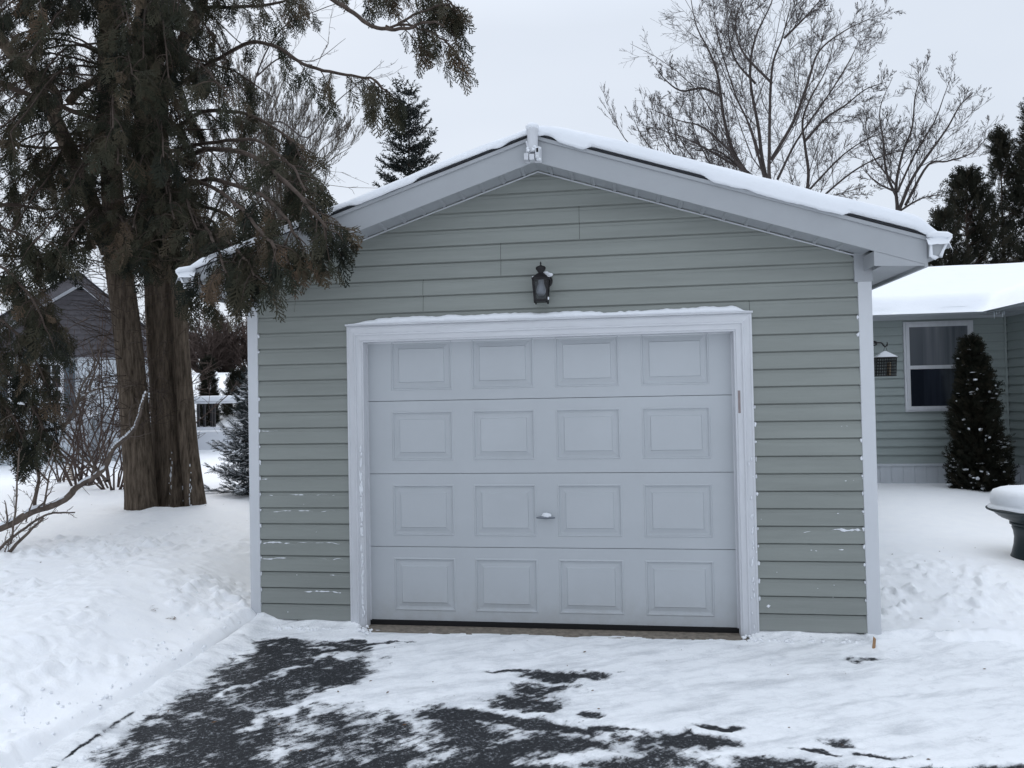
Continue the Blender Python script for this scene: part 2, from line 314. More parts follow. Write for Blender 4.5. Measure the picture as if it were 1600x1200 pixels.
# ------------------------------------------------------------------ ground
DZ = -0.04                                                           # driveway level
def ground_h(x, y):
    x = np.asarray(x, float); y = np.asarray(y, float)
    wob = .05*(vn(y*2.3, x*0+3, 5)-.5)
    # left bank and yard
    d = -2.075 - x + wob
    hl = DZ-.05 + .17*sstep(-.03, .16, d) + .27*sstep(.05, 1.1, d) + .05*sstep(1.0, 3.0, d)
    ridge = .035*np.exp(-((d-.75)/.35)**2)*sstep(.6, -.4, y)
    clod = sstep(-.02, .2, d)*np.exp(-np.clip(d-.25, 0, 9)**2/.7)*(.03*(fbm(x*3.2, y*3.2, 3)-.5)+.05*np.abs(fbm(x*11, y*11, 8, 3)-.5)*2*sstep(.42, .6, fbm(x*1.6, y*1.6, 28)+.35*np.exp(-((x+2.4)/.4)**2-((y+.1)/.45)**2))-.01)
    hl = hl + ridge + clod
    hl = hl + .06*np.exp(-(((x+4.6)/1.0)**2+((y-2.6)/.8)**2))          # mound at the cedar trunks
    hl = hl + .07*(fbm(x*6, y*6, 47)-.45)*np.exp(-((x+4.75)**2+(y-2.6)**2)/.35)
    for cx_, cy_ in ((-4.93, 2.55), (-4.62, 2.86)): hl = hl - .05*np.exp(-((x-cx_)**2+(y-cy_)**2)/.055)
    hl = hl - .05*np.exp(-(((x+3.0)/.7)**2+((y-1.2)/1.0)**2))
    patch = sstep(.45, .62, fbm(x*.55+3, y*.55, 21))*sstep(.9, 1.6, d)
    hl = hl + patch*.03*(fbm(x*4, y*4, 35)-.5) + .03*(fbm(x*1.1, y*1.1, 12)-.5)*sstep(.2, 1, d)
    # right side: ploughed lip, then the yard behind the garage front
    yy = y + .12*(vn(x*1.1, x*0+1, 41)-.5) + .03*np.clip(x-2.2, 0, 4)
    hr = DZ-.05 + .075*sstep(-.32, -.02, yy) + .20*sstep(.0, 1.7, yy) + .14*sstep(1.3, 5.0, yy)
    hr = hr + .05*np.exp(-((yy+.02)/.1)**2)*sstep(2.25, 2.7, x)
    lump = np.exp(-((yy-.9)/.75)**2)*sstep(2.2, 2.4, x)*sstep(4.3, 3.2, x)
    hr = hr + lump*.04*(fbm(x*5, y*5, 37, 3)-.5) + .02*(fbm(x*1.5, y*1.5, 14)-.5)*sstep(-.2, .4, yy)
    hr = hr + .07*np.exp(-(((yy-2.35)/.22)**2))*sstep(3.6, 2.4, x)*sstep(2.15, 2.4, x)
    hr = hr + .05*np.exp(-((x-4.2)/1.3)**2-((y-4.3)/.8)**2)
    t = sstep(-.3, .3, x)
    h = hl*(1-t)+hr*t
    # in front of the garage nothing may cover the driveway
    inside = (x > -2.075+0) & (x < 2.16)
    h = np.where(inside & (y < .05), DZ-.05, h)
    # garage footprint
    g = (x > -2.12) & (x < 2.1) & (y > .06) & (y < 6.1)
    h = np.where(g, -.2, h)
    # the ground rises behind the left garden
    far = 2.2*sstep(10.8, 17.5, y)*sstep(2, -6, x) + .6*sstep(14, 40, y)
    h = h + far + .08*(fbm(x*.3, y*.3, 61)-.5)*sstep(5, 9, np.hypot(x, y))
    return h
def rough_mask(x, y):
    d = -2.075-x
    a = sstep(.40, .58, fbm(x*.55+3, y*.55, 21))*sstep(.9, 1.6, d)*sstep(9, 5, d)*sstep(2.6, 1.6, y)
    k = sstep(.0, .2, d)*sstep(1.1, .5, d)*sstep(.38, .6, fbm(x*1.6, y*1.6, 28)+.3*np.exp(-((x+2.4)/.4)**2-((y+.1)/.45)**2))*sstep(.5, .2, y)*.8
    r = np.exp(-((y-.85)/.6)**2)*sstep(2.2, 2.3, x)*sstep(4.2, 3.2, x)+.5*np.exp(-((y+.05)/.12)**2)*sstep(2.2, 2.4, x)
    return np.clip(np.maximum(np.maximum(a, k), r), 0, 1)*sstep(.3, .6, fbm(x*6, y*6, 63)+.12)
def gz(x, y): return float(ground_h(np.array([x]), np.array([y]))[0])
def axis(a, b, st, lo, hi, k=1.14):
    m = list(np.arange(a, b+1e-6, st)); s = st; v = b; up = []
    while v < hi: s *= k; v += s; up.append(v)
    s = st; v = a; dn = []
    while v > lo: s *= k; v -= s; dn.append(v)
    return np.array(dn[::-1]+m+up)
gx, gy = axis(-5.6, 4.4, .017, -260, 260, 1.12), axis(-2.6, 3.0, .019, -60, 420, 1.12)
X, Y = np.meshgrid(gx, gy); Z = ground_h(X, Y); RM = rough_mask(X, Y)
Z = Z+RM*(.070*np.maximum(0, fbm(X*15+.4*fbm(X*9, Y*9, 5), Y*13, 131, 2)-.50)*2+.030*(fbm(X*26, Y*24, 137, 2)-.5))
def grid_faces(nx, ny):
    i = np.arange(ny-1)[:, None]*nx; j = np.arange(nx-1)[None, :]
    return np.stack([i+j, i+j+1, i+nx+j+1, i+nx+j], -1).reshape(-1, 4)
o = np_mesh('snow_ground', np.stack([X, Y, Z], -1).reshape(-1, 3), grid_faces(len(gx), len(gy)), M['yard'], None, True, RM.ravel()); o['kind'] = 'structure'
# driveway: asphalt with the snow that the shovel left, thickness and bare patches
dx, dy = axis(-2.16, 2.6, .0125, -2.2, 14, 1.05), axis(-2.7, .05, .0125, -14, .055, 1.06)
dx = dx[dx > -2.17]; dy = dy[dy < .07]
X, Y = np.meshgrid(dx, dy)
def bare_mask(x, y):
    m = np.zeros_like(x)
    def ell(cx, cy, rx, ry, v, a=0):
        c, s = math.cos(a), math.sin(a); u, q = (x-cx)*c+(y-cy)*s, -(x-cx)*s+(y-cy)*c
        np.maximum(m, v*sstep(1.35, .35, np.sqrt((u/rx)**2+(q/ry)**2)), out=m)
    # long strip along the left edge
    le = -1.93+.05*(vn(y*3, y*0, 2)-.5); re = -1.0-.1*sstep(-.9, -.4, y)+.18*(vn(y*2.2, y*0+5, 4)-.5)
    strip = sstep(-.12, .10, x-le)*sstep(.15, -.25, x-re)*sstep(-.30, -.45, y+.06*(x+1.4))
    np.maximum(m, .86*strip, out=m)
    ell(-1.75, -.42, .35, .07, .95); ell(-1.25, -.38, .34, .05, .95); ell(-.95, -.33, .12, .03, .8)
    ell(-.75, -1.75, .6, .6, .74); ell(-.3, -2.0, 1.0, .3, .95); ell(.1, -1.68, .5, .16, .85); ell(.55, -1.75, .35, .14, .85); ell(-1.45, -1.75, .5, .5, .9); ell(-.35, -1.62, .45, .2, .8); ell(.55, -1.9, .5, .16, .85); ell(-.25, -1.43, .50, .10, 1.0); ell(.18, -1.50, .28, .09, 1.0); ell(-.1, -1.75, .55, .17, .93)
    ell(-.2, -.78, .20, .05, 1.0); ell(.12, -.86, .30, .09, .98); ell(.02, -1.02, .22, .09, .92); ell(.0, -1.2, .28, .13, .88)
    ell(.37, -1.32, .10, .06, .85); ell(.72, -1.60, .32, .13, 1.0); ell(.95, -1.42, .10, .04, .98); ell(.45, -1.48, .16, .05, .9)
    ell(.2, -2.1, .7, .25, .95); ell(1.15, -1.86, .55, .13, 1.02); ell(1.75, -1.79, .55, .09, 1.0); ell(2.25, -1.74, .35, .07, 1.0); ell(1.3, -1.66, .14, .03, .95); ell(1.62, -1.63, .2, .03, .9)
    ell(1.92, -.40, .20, .06, .70); ell(.42, -.72, .08, .025, .6); ell(1.5, -1.55, .12, .03, .72); ell(-1.2, -2.5, 1.2, .4, .85); ell(1, -2.6, 1.6, .4, .8)
    # white tongues left inside the strip
    for cx, cy, rx, ry, v, a in ((-1.35, -.62, .25, .06, .5, .3), (-1.62, -1.05, .45, .035, .45, 1.15), (-1.2, -1.35, .5, .05, .5, 1.0), (-.85, -1.15, .25, .25, .45, 0), (-1.5, -.50, .12, .03, .45, .0), (-.45, -1.95, .3, .07, .5, .7), (.35, -1.78, .2, .08, .5, .2)):
        c, s = math.cos(a), math.sin(a); u, q = (x-cx)*c+(y-cy)*s, -(x-cx)*s+(y-cy)*c
        m -= v*sstep(1.3, .3, np.sqrt((u/rx)**2+(q/ry)**2))
    return m
mac = bare_mask(X+.22*(fbm(X*3, Y*3, 71)-.5)+.16*(fbm(X*11, Y*14, 73)-.5), Y+.16*(fbm(X*3, Y*3, 75)-.5)+.12*(fbm(X*11, Y*14, 77)-.5))
bare = mac.copy()
# hairline of dark asphalt at the foot of the bank
edge = np.exp(-((X+2.045+.02*(vn(Y*6, Y*0, 9)-.5))/.007)**2)*sstep(.50, .62, vn(Y*2.1, Y*0+4, 19))*sstep(-.1, -.3, Y)
bare = np.clip(np.maximum(bare, 1.0*edge), -.3, 1.2)
th = (1-sstep(.1, .6, mac))*(.008+.012*(fbm(X*5, Y*5, 101)-.5)*2)+.004+(1-sstep(.2, .6, mac))*.014*np.maximum(0, fbm(X*13, Y*17, 107, 3)-.52)
berm = .045*np.exp(-((Y-.01)/.06)**2)*np.where((X < -1.30) | (X > 1.33), 1, 0)*(.35+1.1*fbm(X*6, X*0+2, 111))
berm = berm + .03*np.exp(-((Y+.09+.03*(vn(X*4, X*0, 3)-.5))/.05)**2)*(fbm(X*9, X*0+7, 113))*np.where(np.abs(X) < 1.35, .0, .5)
foot = .05*sstep(-1.98, -2.12, X)
th = th*np.where(np.abs(X) < 1.4, .35+.65*sstep(-.12, -.3, Y), 1)
Z = DZ+th+berm*(1-sstep(.1, .6, mac))+foot+np.where((X > 2.1), .015*sstep(-.5, -.1, Y), 0)
sill = (np.abs(X) < 1.36) & (Y > -.075-.035*(fbm(X*7, X*0+3, 119)-.5)*2); Z = np.where(sill, DZ-.02, Z)
o = np_mesh('driveway', np.stack([X, Y, Z], -1).reshape(-1, 3), grid_faces(len(dx), len(dy)), M['drive'], None, True, bare.ravel()); o['kind'] = 'structure'


# ------------------------------------------------------------------ garage
GX = -0.013; SL = .327; PK = 3.222; CH = .1173; Z0C = .013-.1173
XL, XR = -2.135, 2.112
gar = thing('garage', (0, 3, 0), 'sage green vinyl sided single garage with white panelled door and snowy gable roof', 'garage')
def siding(mb, ranges, z0, n, y=0.0, ch=CH, clip=None, dutch=True):
    """courses of lap siding facing -y; ranges(zlo,zhi) -> list of (xa,xb); clip(z)->(xmin,xmax)"""
    prof = [(-.001, -.0225), (.001, -.0245), (.083, -.0170), (.0865, -.0146), (.094, -.0130), (ch-.0105, -.0125), (ch-.009, -.003), (ch+.004, -.003)] if dutch else [(0, -.026), (ch, -.003)]
    for c in range(n):
        b = z0+c*ch
        for xa, xb in ranges(b, b+ch):
            pr = [(b+.005, -.0035)]+[(b+dz, yy) for dz, yy in prof]
            V = []
            for z, yy in pr:
                lo, hi = clip(z) if clip else (-1e9, 1e9)
                a, e = max(xa, lo), min(xb, hi)
                if a > e: a = e = max(min(GX, xb), xa)
                V += [(a, y+yy, z), (e, y+yy, z)]
            F = [[2*k, 2*k+1, 2*k+3, 2*k+2] for k in range(len(pr)-1)]
            mb.add(V, F)
SEAM = {23: (.27,), 22: (.27,), 21: (-.292,), 20: (-.292,), 19: (-.864,), 18: (-.864,), 17: (1.41,)}
def gclip(z): k = (PK-z)/SL; return GX-k, GX+k
def granges(b, t):
    if b < 2.09: rs = [(XL, -1.40), (1.385, XR)]
    else: rs = [(XL, XR)]
    zc = (b+t)/2; out = []
    for xa, xb in rs:
        cut = [s for s, za, zb in ((.27, 2.74, 2.96), (-.292, 2.49, 2.72), (-.864, 2.265, 2.49), (1.41, 2.15, 2.28)) if za < zc < zb and xa < s < xb]
        p = xa
        for s in cut: out.append((p, s-.0012)); p = s+.0012
        out.append((p, xb))
    return out
mb = MB(); siding(mb, granges, Z0C, 29, 0, CH, gclip)
fw = mb.build('front_wall', M['sage'], gar)
mb = MB(); mb.prism([(XL-.05, -.12), (-1.36, -.12), (-1.36, 2.11), (1.35, 2.11), (1.35, -.12), (XR+.05, -.12), (XR+.05, 2.5), (GX, PK-.01), (XL-.05, 2.5)], .004, .02); mb.build('backing_board', M['dark'], gar)
# side walls
for s, xw in ((-1, -2.2), (1, 2.18)):
    mb = MB(); prof = []
    for c in range(23):
        b = Z0C+c*CH; prof += [(b, .002), (b, .017), (b+.066, .0125), (b+.076, .0065), (b+CH-.001, .003)]
    V = [(xw+s*d, yy, z) for z, d in prof for yy in (.03, 6.1)]
    mb.add(V, [[2*k, 2*k+1, 2*k+3, 2*k+2] for k in range(len(prof)-1)])
    mb.build('side_wall', M['sage'], gar)
mb = MB(); mb.prism([(-2.2, -.1), (2.18, -.1), (2.18, 2.5), (GX, PK), (-2.2, 2.5)], 6.09, 6.11); mb.build('back_wall', M['sage'], gar)
for xa, xb in ((-2.212, XL+.003), (XR-.003, 2.197)):
    mb = MB(); mb.box(xa, xb, -.026, .055, -.12, 2.36); mb.build('corner_post', M['post'], gar, bevel=.004)
    mb = MB(); e = .012; mb.box(xa-.022 if xa > 0 else xa-.006, xb+.004 if xa > 0 else xb+.022, -.034, .03, 2.335, 2.53); mb.build('post_cap', M['alum'], gar, bevel=.003)
# roof
FY = -.24
def roofz(x, base): return base-SL*abs(x-GX)
mb = MB()
for s in (-1, 1):
    e = GX+s*2.488
    V = []
    for x, dz in ((GX, 0), (e, 0)):
        for yy in (FY-.018, 6.25): V += [(x, yy, roofz(x, 3.398)), (x, yy, roofz(x, 3.388))]
    mb.hexa([V[1], V[3], V[7], V[5]] if s < 0 else [V[1], V[5], V[7], V[3]], [V[0], V[2], V[6], V[4]] if s < 0 else [V[0], V[4], V[6], V[2]])
roof = mb.build('roof', M['shingle'], gar)
for s in (-1, 1):
    mb = MB(); xa, xb = GX, GX+s*2.475
    def fpt(x, y, top): return (x, y, roofz(x, 3.381 if top else 3.206))
    mb.hexa([fpt(xa, FY, 0), fpt(xb, FY, 0), fpt(xb, FY+.02, 0), fpt(xa, FY+.02, 0)], [fpt(xa, FY, 1), fpt(xb, FY, 1), fpt(xb, FY+.02, 1), fpt(xa, FY+.02, 1)])
    # drip edge lip
    def dp(x, y, z): return (x, y, roofz(x, z))
    mb.hexa([dp(xa, FY-.012, 3.358), dp(xb, FY-.012, 3.358), dp(xb, FY-.002, 3.358), dp(xa, FY-.002, 3.358)], [dp(xa, FY-.012, 3.3845), dp(xb, FY-.012, 3.3845), dp(xb, FY-.002, 3.3845), dp(xa, FY-.002, 3.3845)])
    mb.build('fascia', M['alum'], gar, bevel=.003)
    # soffit
    mb = MB(); x2 = GX+s*2.15
    mb.hexa([dp(xa, FY+.021, 3.216), dp(x2, FY+.021, 3.216), dp(x2, .02, 3.216), dp(xa, .02, 3.216)], [dp(xa, FY+.021, 3.230), dp(x2, FY+.021, 3.230), dp(x2, .02, 3.230), dp(xa, .02, 3.230)])
    for k in range(1, 15):
        x = GX+s*(k*.146-.05)
        mb.hexa([dp(x-.010, FY+.022, 3.2075), dp(x+.010, FY+.022, 3.2075), dp(x+.010, -.014, 3.2075), dp(x-.010, -.014, 3.2075)], [dp(x-.016, FY+.022, 3.2165), dp(x+.016, FY+.022, 3.2165), dp(x+.016, -.014, 3.2165), dp(x-.016, -.014, 3.2165)])
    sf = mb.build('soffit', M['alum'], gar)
    mb = MB(); mb.hexa([dp(xa, -.030, 3.199), dp(x2, -.030, 3.199), dp(x2, -.019, 3.199), dp(xa, -.019, 3.199)], [dp(xa, -.030, 3.2065), dp(x2, -.030, 3.2065), dp(x2, -.019, 3.2065), dp(xa, -.019, 3.2065)])
    mb.build('soffit_channel', M['post'], sf)
    for k in range(1, 15):
        mb = MB(); x = GX+s*(k*.146-.05); mb.hexa([dp(x-.017, -.034, 3.2065), dp(x+.017, -.034, 3.2065), dp(x+.017, -.031, 3.2065), dp(x-.017, -.031, 3.2065)], [dp(x-.004, -.034, 3.222), dp(x+.012, -.034, 3.222), dp(x+.012, -.031, 3.222), dp(x-.004, -.031, 3.222)])
        mb.build('soffit_notch', M['dark'], sf)
    # boxed return below the end of the rake
    xb2 = GX+s*2.466; xi = GX+s*2.158; zb = 2.404
    mb = MB(); zt = roofz(xi, 3.205)
    mb.add([(xi, FY+.004, zb), (xb2, FY+.004, zb-.012), (xb2, FY+.004, roofz(xb2, 3.205)), (xi, FY+.004, zt), (xi, -.036, zb), (xi, -.036, zt), (xb2, .0, zb-.012)],
           [np.array([[0, 1, 2, 3] if s > 0 else [3, 2, 1, 0], [4, 0, 3, 5] if s > 0 else [5, 3, 0, 4]])])
    mb.box(min(xi, xi+s*.02), max(xi, xi+s*.02), FY+.002, FY+.0035, zb, zt)
    mb.build('cornice_return', M['alum'], gar)
    # perforated soffit under the eave
    mb = MB(); xo = GX+s*2.452; xw = 2.197 if s > 0 else -2.213
    n = 60; yy = np.linspace(FY+.006, 6.1, n*2)
    for k in range(26):
        y0 = FY+.008+k*.05 if k < 25 else None
        if y0 is None: continue
        mb.box(min(xw, xo), max(xw, xo), y0, y0+.038, zb-.0, zb+.024)
        mb.box(min(xw, xo), max(xw, xo), y0+.038, y0+.05, zb+.022, zb+.026)
    mb.box(min(xw, xo), max(xw, xo), FY+.008+25*.05, 6.1, zb, zb+.01)
    mb.build('eave_soffit', M['alum'], gar)
    mb = MB(); xa_, xb_ = sorted((GX+s*2.455, GX+s*2.477)); mb.box(xa_, xb_, FY+.001, 6.15, zb-.022, roofz(GX+s*2.477, 3.381)); mb.build('eave_fascia', M['alum'], gar, bevel=.002)
    # gutter: K profile with end cap
    mb = MB(); x0 = GX+s*2.479; z0 = 2.435
    pr = [(0, .135), (0, 0), (.055, 0), (.062, .03), (.085, .07), (.1, .1), (.108, .135)]
    V = [(x0+s*u, yy, z0+v) for u, v in pr for yy in (FY-.03, 6.2)]
    F = [[2*k, 2*k+1, 2*k+3, 2*k+2] for k in range(len(pr)-1)]
    mb.add(V, F); mb.add([(x0+s*u, FY-.03, z0+v) for u, v in pr], [np.array([list(range(7))])])
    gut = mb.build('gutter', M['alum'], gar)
    so_ = gut.modifiers.new('solid', 'SOLIDIFY'); so_.thickness = .003
    mb = MB()
    xs = x0+s*np.linspace(-.02, .125, 14); ys = np.concatenate([np.linspace(FY-.055, FY+.2, 16), np.linspace(FY+.3, 6.2, 30)])
    XX, YY = np.meshgrid(xs, ys); uu = (XX-x0)/s
    ZZ = z0+.115+.045*np.sin(np.clip((uu+.03)/.155, 0, 1)*math.pi)*sstep(FY-.056, FY-.02, YY)+.012*(fbm(XX*30, YY*12, 4)-.5)-.05*sstep(.1, .126, uu)-.035*sstep(FY-.03, FY-.056, YY)
    mb.add(np.stack([XX, YY, ZZ], -1).reshape(-1, 3), grid_faces(len(xs), len(ys)))
    # frozen crust round the end cap
    e_ = FY-.034
    mb.tube([(x0+s*u, e_, z0+v) for u, v in ((.0, .125), (.004, .07), (.002, .012), (.03, -.002), (.058, .004), (.075, .045), (.1, .095), (.118, .13))], [.012, .008, .012, .014, .012, .008, .010, .016], 7)
    mb.tube([(x0+s*u, e_-.004, z0+v) for u, v in ((-.02, .14), (.02, .147), (.06, .143), (.1, .138), (.125, .13))], [.012, .02, .019, .02, .012], 8)
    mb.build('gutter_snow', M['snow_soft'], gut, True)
# snow on the roof, one lofted blanket over both slopes
xs = np.concatenate([np.arange(GX-2.57, GX+2.5701, .016)])
a = np.abs(xs-GX); side = np.sign(xs-GX)
T = np.where(side > 0, .085+.03*vn(xs*1.7, xs*0, 3)+.012*vn(xs*7, xs*0, 4), .034+.02*vn(xs*1.9, xs*0, 5)+.010*vn(xs*9, xs*0, 6))
mixw = sstep(-.25, .25, xs-GX); T = T*1.0
T = (.055+.025*vn(xs*1.9, xs*0, 5)+.010*vn(xs*9, xs*0, 6))*(1-mixw)+(.105+.035*vn(xs*1.7, xs*0, 3)+.010*vn(xs*7, xs*0, 4))*mixw
T *= sstep(2.59, 2.41, a)*.9+.1
base = 3.399-SL*np.sqrt(a**2+.0009)
low = vn(xs*3.1, xs*0, 8)*.6+vn(xs*11, xs*0, 9)*.3+vn(xs*40, xs*0, 10)*.1
gap = np.zeros_like(xs)
for ga, gb in ((.03, .11), (.36, 1.12), (1.98, 2.42), (-.21, -.06), (-.83, -.30), (-1.45, -1.28)): gap = np.maximum(gap, sstep(ga-.04, ga+.04, xs+.05*(low-.5))*sstep(gb+.05, gb-.05, xs+.05*(low-.5)))
covr = 1-gap
drop = np.where(side > 0, .026, .016)*covr*(.5+low)-.009*(1-covr)*(.6+.8*low)+.008*(low-.5)
yo = FY-.022-.012*covr-.010*(vn(xs*5, xs*0, 15))
prof = [(6.2, 1), (3, 1), (1, 1), (.2, 1), (-.05, 1.0), (-.15, .97), (-.21, .88), (-.25, .75)]
V = []; nprof = len(prof)+5
for x, t, b, d, yf in zip(xs, T, base, drop, yo):
    nz = [(vn(np.array([x*2.2]), np.array([yy*2.2]), 17)[0]-.5)*.02*min(1, t/.05) for yy, _ in prof]
    V += [(x, yy, b+t*k+z) for (yy, k), z in zip(prof, nz)]
    V += [(x, yf+.006, b+t*.52), (x, yf-.001, b+t*.3), (x, yf, b-d*.3), (x, yf+.006, b-d), (x, yf+.05, b+.001 if d < .004 else b-d*.2)]
mb = MB(); mb.add(V, grid_faces(nprof, len(xs)))
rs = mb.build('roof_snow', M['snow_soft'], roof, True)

# garage door
DXL, DXR, DY = -1.365, 1.365, .07
gd = None
def panel_rect(mb, x0, x1, z0, z1, y):
    rings = [(0, 0), (.006, -.0045), (.011, -.0045), (.018, .007), (.030, .009), (.050, .0045), (.057, .003), (.063, -.0045), (.074, -.004)]
    V = []
    for o_, d in rings: V += [(x0+o_, y+d, z0+o_), (x1-o_, y+d, z0+o_), (x1-o_, y+d, z1-o_), (x0+o_, y+d, z1-o_)]
    F = []
    for k in range(len(rings)-1):
        for j in range(4): F.append([4*k+j, 4*k+(j+1) % 4, 4*k+4+(j+1) % 4, 4*k+4+j])
    F.append([4*(len(rings)-1)+j for j in range(4)])
    mb.add(V, F)
PX = [(-1.139, -.679), (-.535, -.08), (.07, .527), (.676, 1.145)]
secz = [(0.0, .531, .069, .454), (.536, 1.064, .614, .987), (1.069, 1.598, 1.162, 1.524), (1.603, 2.135, 1.677, 2.043)]
gd = np_mesh('garage_door', [(DXL, DY+.025, -.0), (DXR, DY+.025, -.0), (DXR, DY+.025, 2.13), (DXL, DY+.025, 2.13)], np.array([[0, 1, 2, 3]]), M['dark'], gar)
for z0, z1, p0, p1 in secz:
    mb = MB(); xb = [DXL]+[v for p in PX for v in p]+[DXR]; zb = [z0, p0, p1, z1]
    for i in range(len(xb)-1):
        for j in range(3):
            if j == 1 and i % 2 == 1: panel_rect(mb, xb[i], xb[i+1], p0, p1, DY)
            else: mb.quad((xb[i], DY, zb[j]), (xb[i+1], DY, zb[j]), (xb[i+1], DY, zb[j+1]), (xb[i], DY, zb[j+1]))
    mb.quad((DXL, DY, z1), (DXR, DY, z1), (DXR, DY+.02, z1+.004), (DXL, DY+.02, z1+.004))
    mb.quad((DXL, DY+.02, z0-.003), (DXR, DY+.02, z0-.003), (DXR, DY, z0), (DXL, DY, z0))
    mb.build('door_section', M['door'], gd)
mb = MB(); mb.box(-1.33, 1.33, .058, .1, -.034, -.004); mb.build('rubber_seal', M['dark'], gd)
mb = MB(); c = (-.012, DY, .757)
mb.lathe([(.0, -.018), (.012, -.018), (.017, -.014), (.019, 0.0)], c, 16, 'y'); mb.tube([(c[0]-.066, DY-.034, c[2]-.004), (c[0]-.03, DY-.036, c[2]-.002), (c[0], DY-.037, c[2]), (c[0]+.03, DY-.036, c[2]-.002), (c[0]+.066, DY-.034, c[2]-.004)], [.005, .009, .013, .009, .005], 8)
mb.tube([(c[0], DY, c[2]), (c[0], DY-.036, c[2])], .008, 8); mb.build('handle', M['steel'], gd, True)
mb = MB(); mb.blob((c[0]+.004, DY-.032, c[2]+.013), (.036, .02, .018), 3, 12, 8, .2); mb.build('handle_snow', M['snow_soft'], gd, True)
mb = MB(); mb.box(-1.42, 1.40, -.115, .12, -.2, -.036); mb.build('door_sill', M['concrete'], gar, bevel=.004)
# white trim round the door: two moulded jambs and a head
tp = [(0, -.0), (0, -.03), (.012, -.036), (.018, -.03), (.052, -.028), (.058, -.036), (.066, -.036), (.072, -.026), (.104, -.024), (.108, -.016), (.118, -.016), (.118, DY-.003), (.128, DY-.003)]
fr = None
OX0, OX1, OZ = -1.440, 1.420, 2.152
mb = MB()
def jamb(xo, s):
    V = []
    for u, d in tp: V += [(xo+s*u, d, -.09), (xo+s*u, d, OZ-u)]
    F = [[2*k, 2*k+2, 2*k+3, 2*k+1] if s > 0 else [2*k, 2*k+1, 2*k+3, 2*k+2] for k in range(len(tp)-1)]
    m_ = MB(); m_.add(V, F); return m_
V = []
for u, d in tp: V += [(OX0+u, d, OZ-u), (OX1-u, d, OZ-u)]
mb.add(V, [[2*k, 2*k+1, 2*k+3, 2*k+2][::-1] for k in range(len(tp)-1)])
mb.box(OX0-.006, OX1+.006, -.046, -.003, OZ+.001, OZ+.014)
fr = mb.build('door_frame', M['trim_head'], gar)
jamb(OX0, 1).build('jamb', M['trim'], fr); jamb(OX1, -1).build('jamb', M['trim'], fr)
mb = MB(); mb.box(1.318, 1.336, -.0255, -.021, 1.475, 1.63); mb.build('strike_plate', M['brown_tag'], fr, bevel=.002)
# snow lying on the head trim
xs = np.arange(-1.42, 1.405, .008)
h = (.012+.018*vn(xs*2.1, xs*0, 33)+.014*vn(xs*9, xs*0, 34)+.008*vn(xs*35, xs*0, 35))*sstep(-1.425, -1.15, xs)*sstep(1.385, 1.30, xs)+.002
yo = -.046-.010*vn(xs*6, xs*0, 36)-.004*vn(xs*40, xs*0, 37)
V = []
for x, hh, y in zip(xs, h, yo):
    V += [(x, -.004, OZ+.014+hh*.8), (x, -.02, OZ+.014+hh), (x, y+.012, OZ+.014+hh*.9), (x, y+.002, OZ+.014+hh*.55), (x, y+.001, OZ+.012), (x, y+.02, OZ+.0142)]
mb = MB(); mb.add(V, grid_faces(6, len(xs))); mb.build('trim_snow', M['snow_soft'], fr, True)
# wind-blown snow stuck to the siding and trim edges
mb = MB()
def ragged(x0, x1, z, t=.012, seed=0, gaps=.45, y=-.008):
    xs = np.arange(x0, x1, .006)
    k = sstep(gaps-.08, gaps+.1, vn(xs*22, xs*0+seed, seed))*(.15+vn(xs*60, xs*0, seed+1))*t*.7*sstep(x0-.001, x0+.03, xs)*sstep(x1+.001, x1-.03, xs)
    wob = .016*(vn(xs*17, xs*0, seed+2)-.5)
    V = []
    for x, kk, wv in zip(xs, k, wob): V += [(x, y+.006, z+wv+kk*.6+.001), (x, y-kk*.55, z+wv+kk*.2), (x, y-kk*.5, z+wv-kk*.3), (x, y+.006, z+wv-kk*.8-.001)]
    mb.add(V, grid_faces(4, len(xs)))
for x0, x1, zc, t, sd_, g in ((-2.12, -1.55, 8, .010, 1, .62), (-2.1, -1.5, 7, .008, 2, .6), (-2.13, -1.9, 5, .014, 3, .3), (-1.85, -1.5, 5, .006, 13, .5), (-2.13, -1.93, 4, .013, 4, .35), (-1.75, -1.45, 4, .009, 5, .45), (-1.8, -1.45, 2, .014, 6, .3), (-2.1, -1.92, 0, .02, 7, .3), (-1.6, -1.5, 3, .012, 17, .5), (-2.13, -2.03, 9, .012, 8, .4), (-2.13, -1.98, 12, .008, 9, .45),
                            (1.9, 2.1, 6.75, .030, 10, .25), (1.75, 1.86, 5.6, .012, 11, .3), (1.9, 2.05, 5.6, .014, 12, .3), (1.78, 1.98, 3.45, .016, 14, .25), (1.45, 1.53, 2.45, .03, 15, .3), (1.9, 2.05, 2.4, .012, 16, .5), (1.68, 1.8, 6.6, .008, 18, .5), (1.95, 2.1, 9.5, .010, 19, .4), (1.8, 1.95, 8.5, .006, 20, .5), (1.95, 2.1, 12.6, .008, 21, .5), (1.65, 1.75, 4.5, .007, 23, .55)):
    ragged(x0, x1, Z0C+(zc+.745)*CH if zc == int(zc) else Z0C+zc*CH, t, sd_, g, -.0155)
for k in range(1, 20):
    z = Z0C+k*CH
    if z < .05: continue
    p = .95 if k < 15 else .5
    for xe, s, pp, big_ in ((XL+.002, 1, p, 1.0), (XR-.003, -1, p if k < 12 else .15, .9), (1.424, 1, .9 if k < 15 else .0, 1.0)):
        if random.random() < pp:
            mb.blob((xe+s*.004, -.017, z+.095), (random.uniform(.004, .012)*big_, .007, random.uniform(.008, .016)), k*7+int(s), 7, 6, .45)
            for q in range(2): mb.blob((xe+s*.001, -.013, z+random.uniform(.01, .09)), (random.uniform(.002, .005)*big_, .006, random.uniform(.008, .022)), k*3+q, 6, 5, .4)
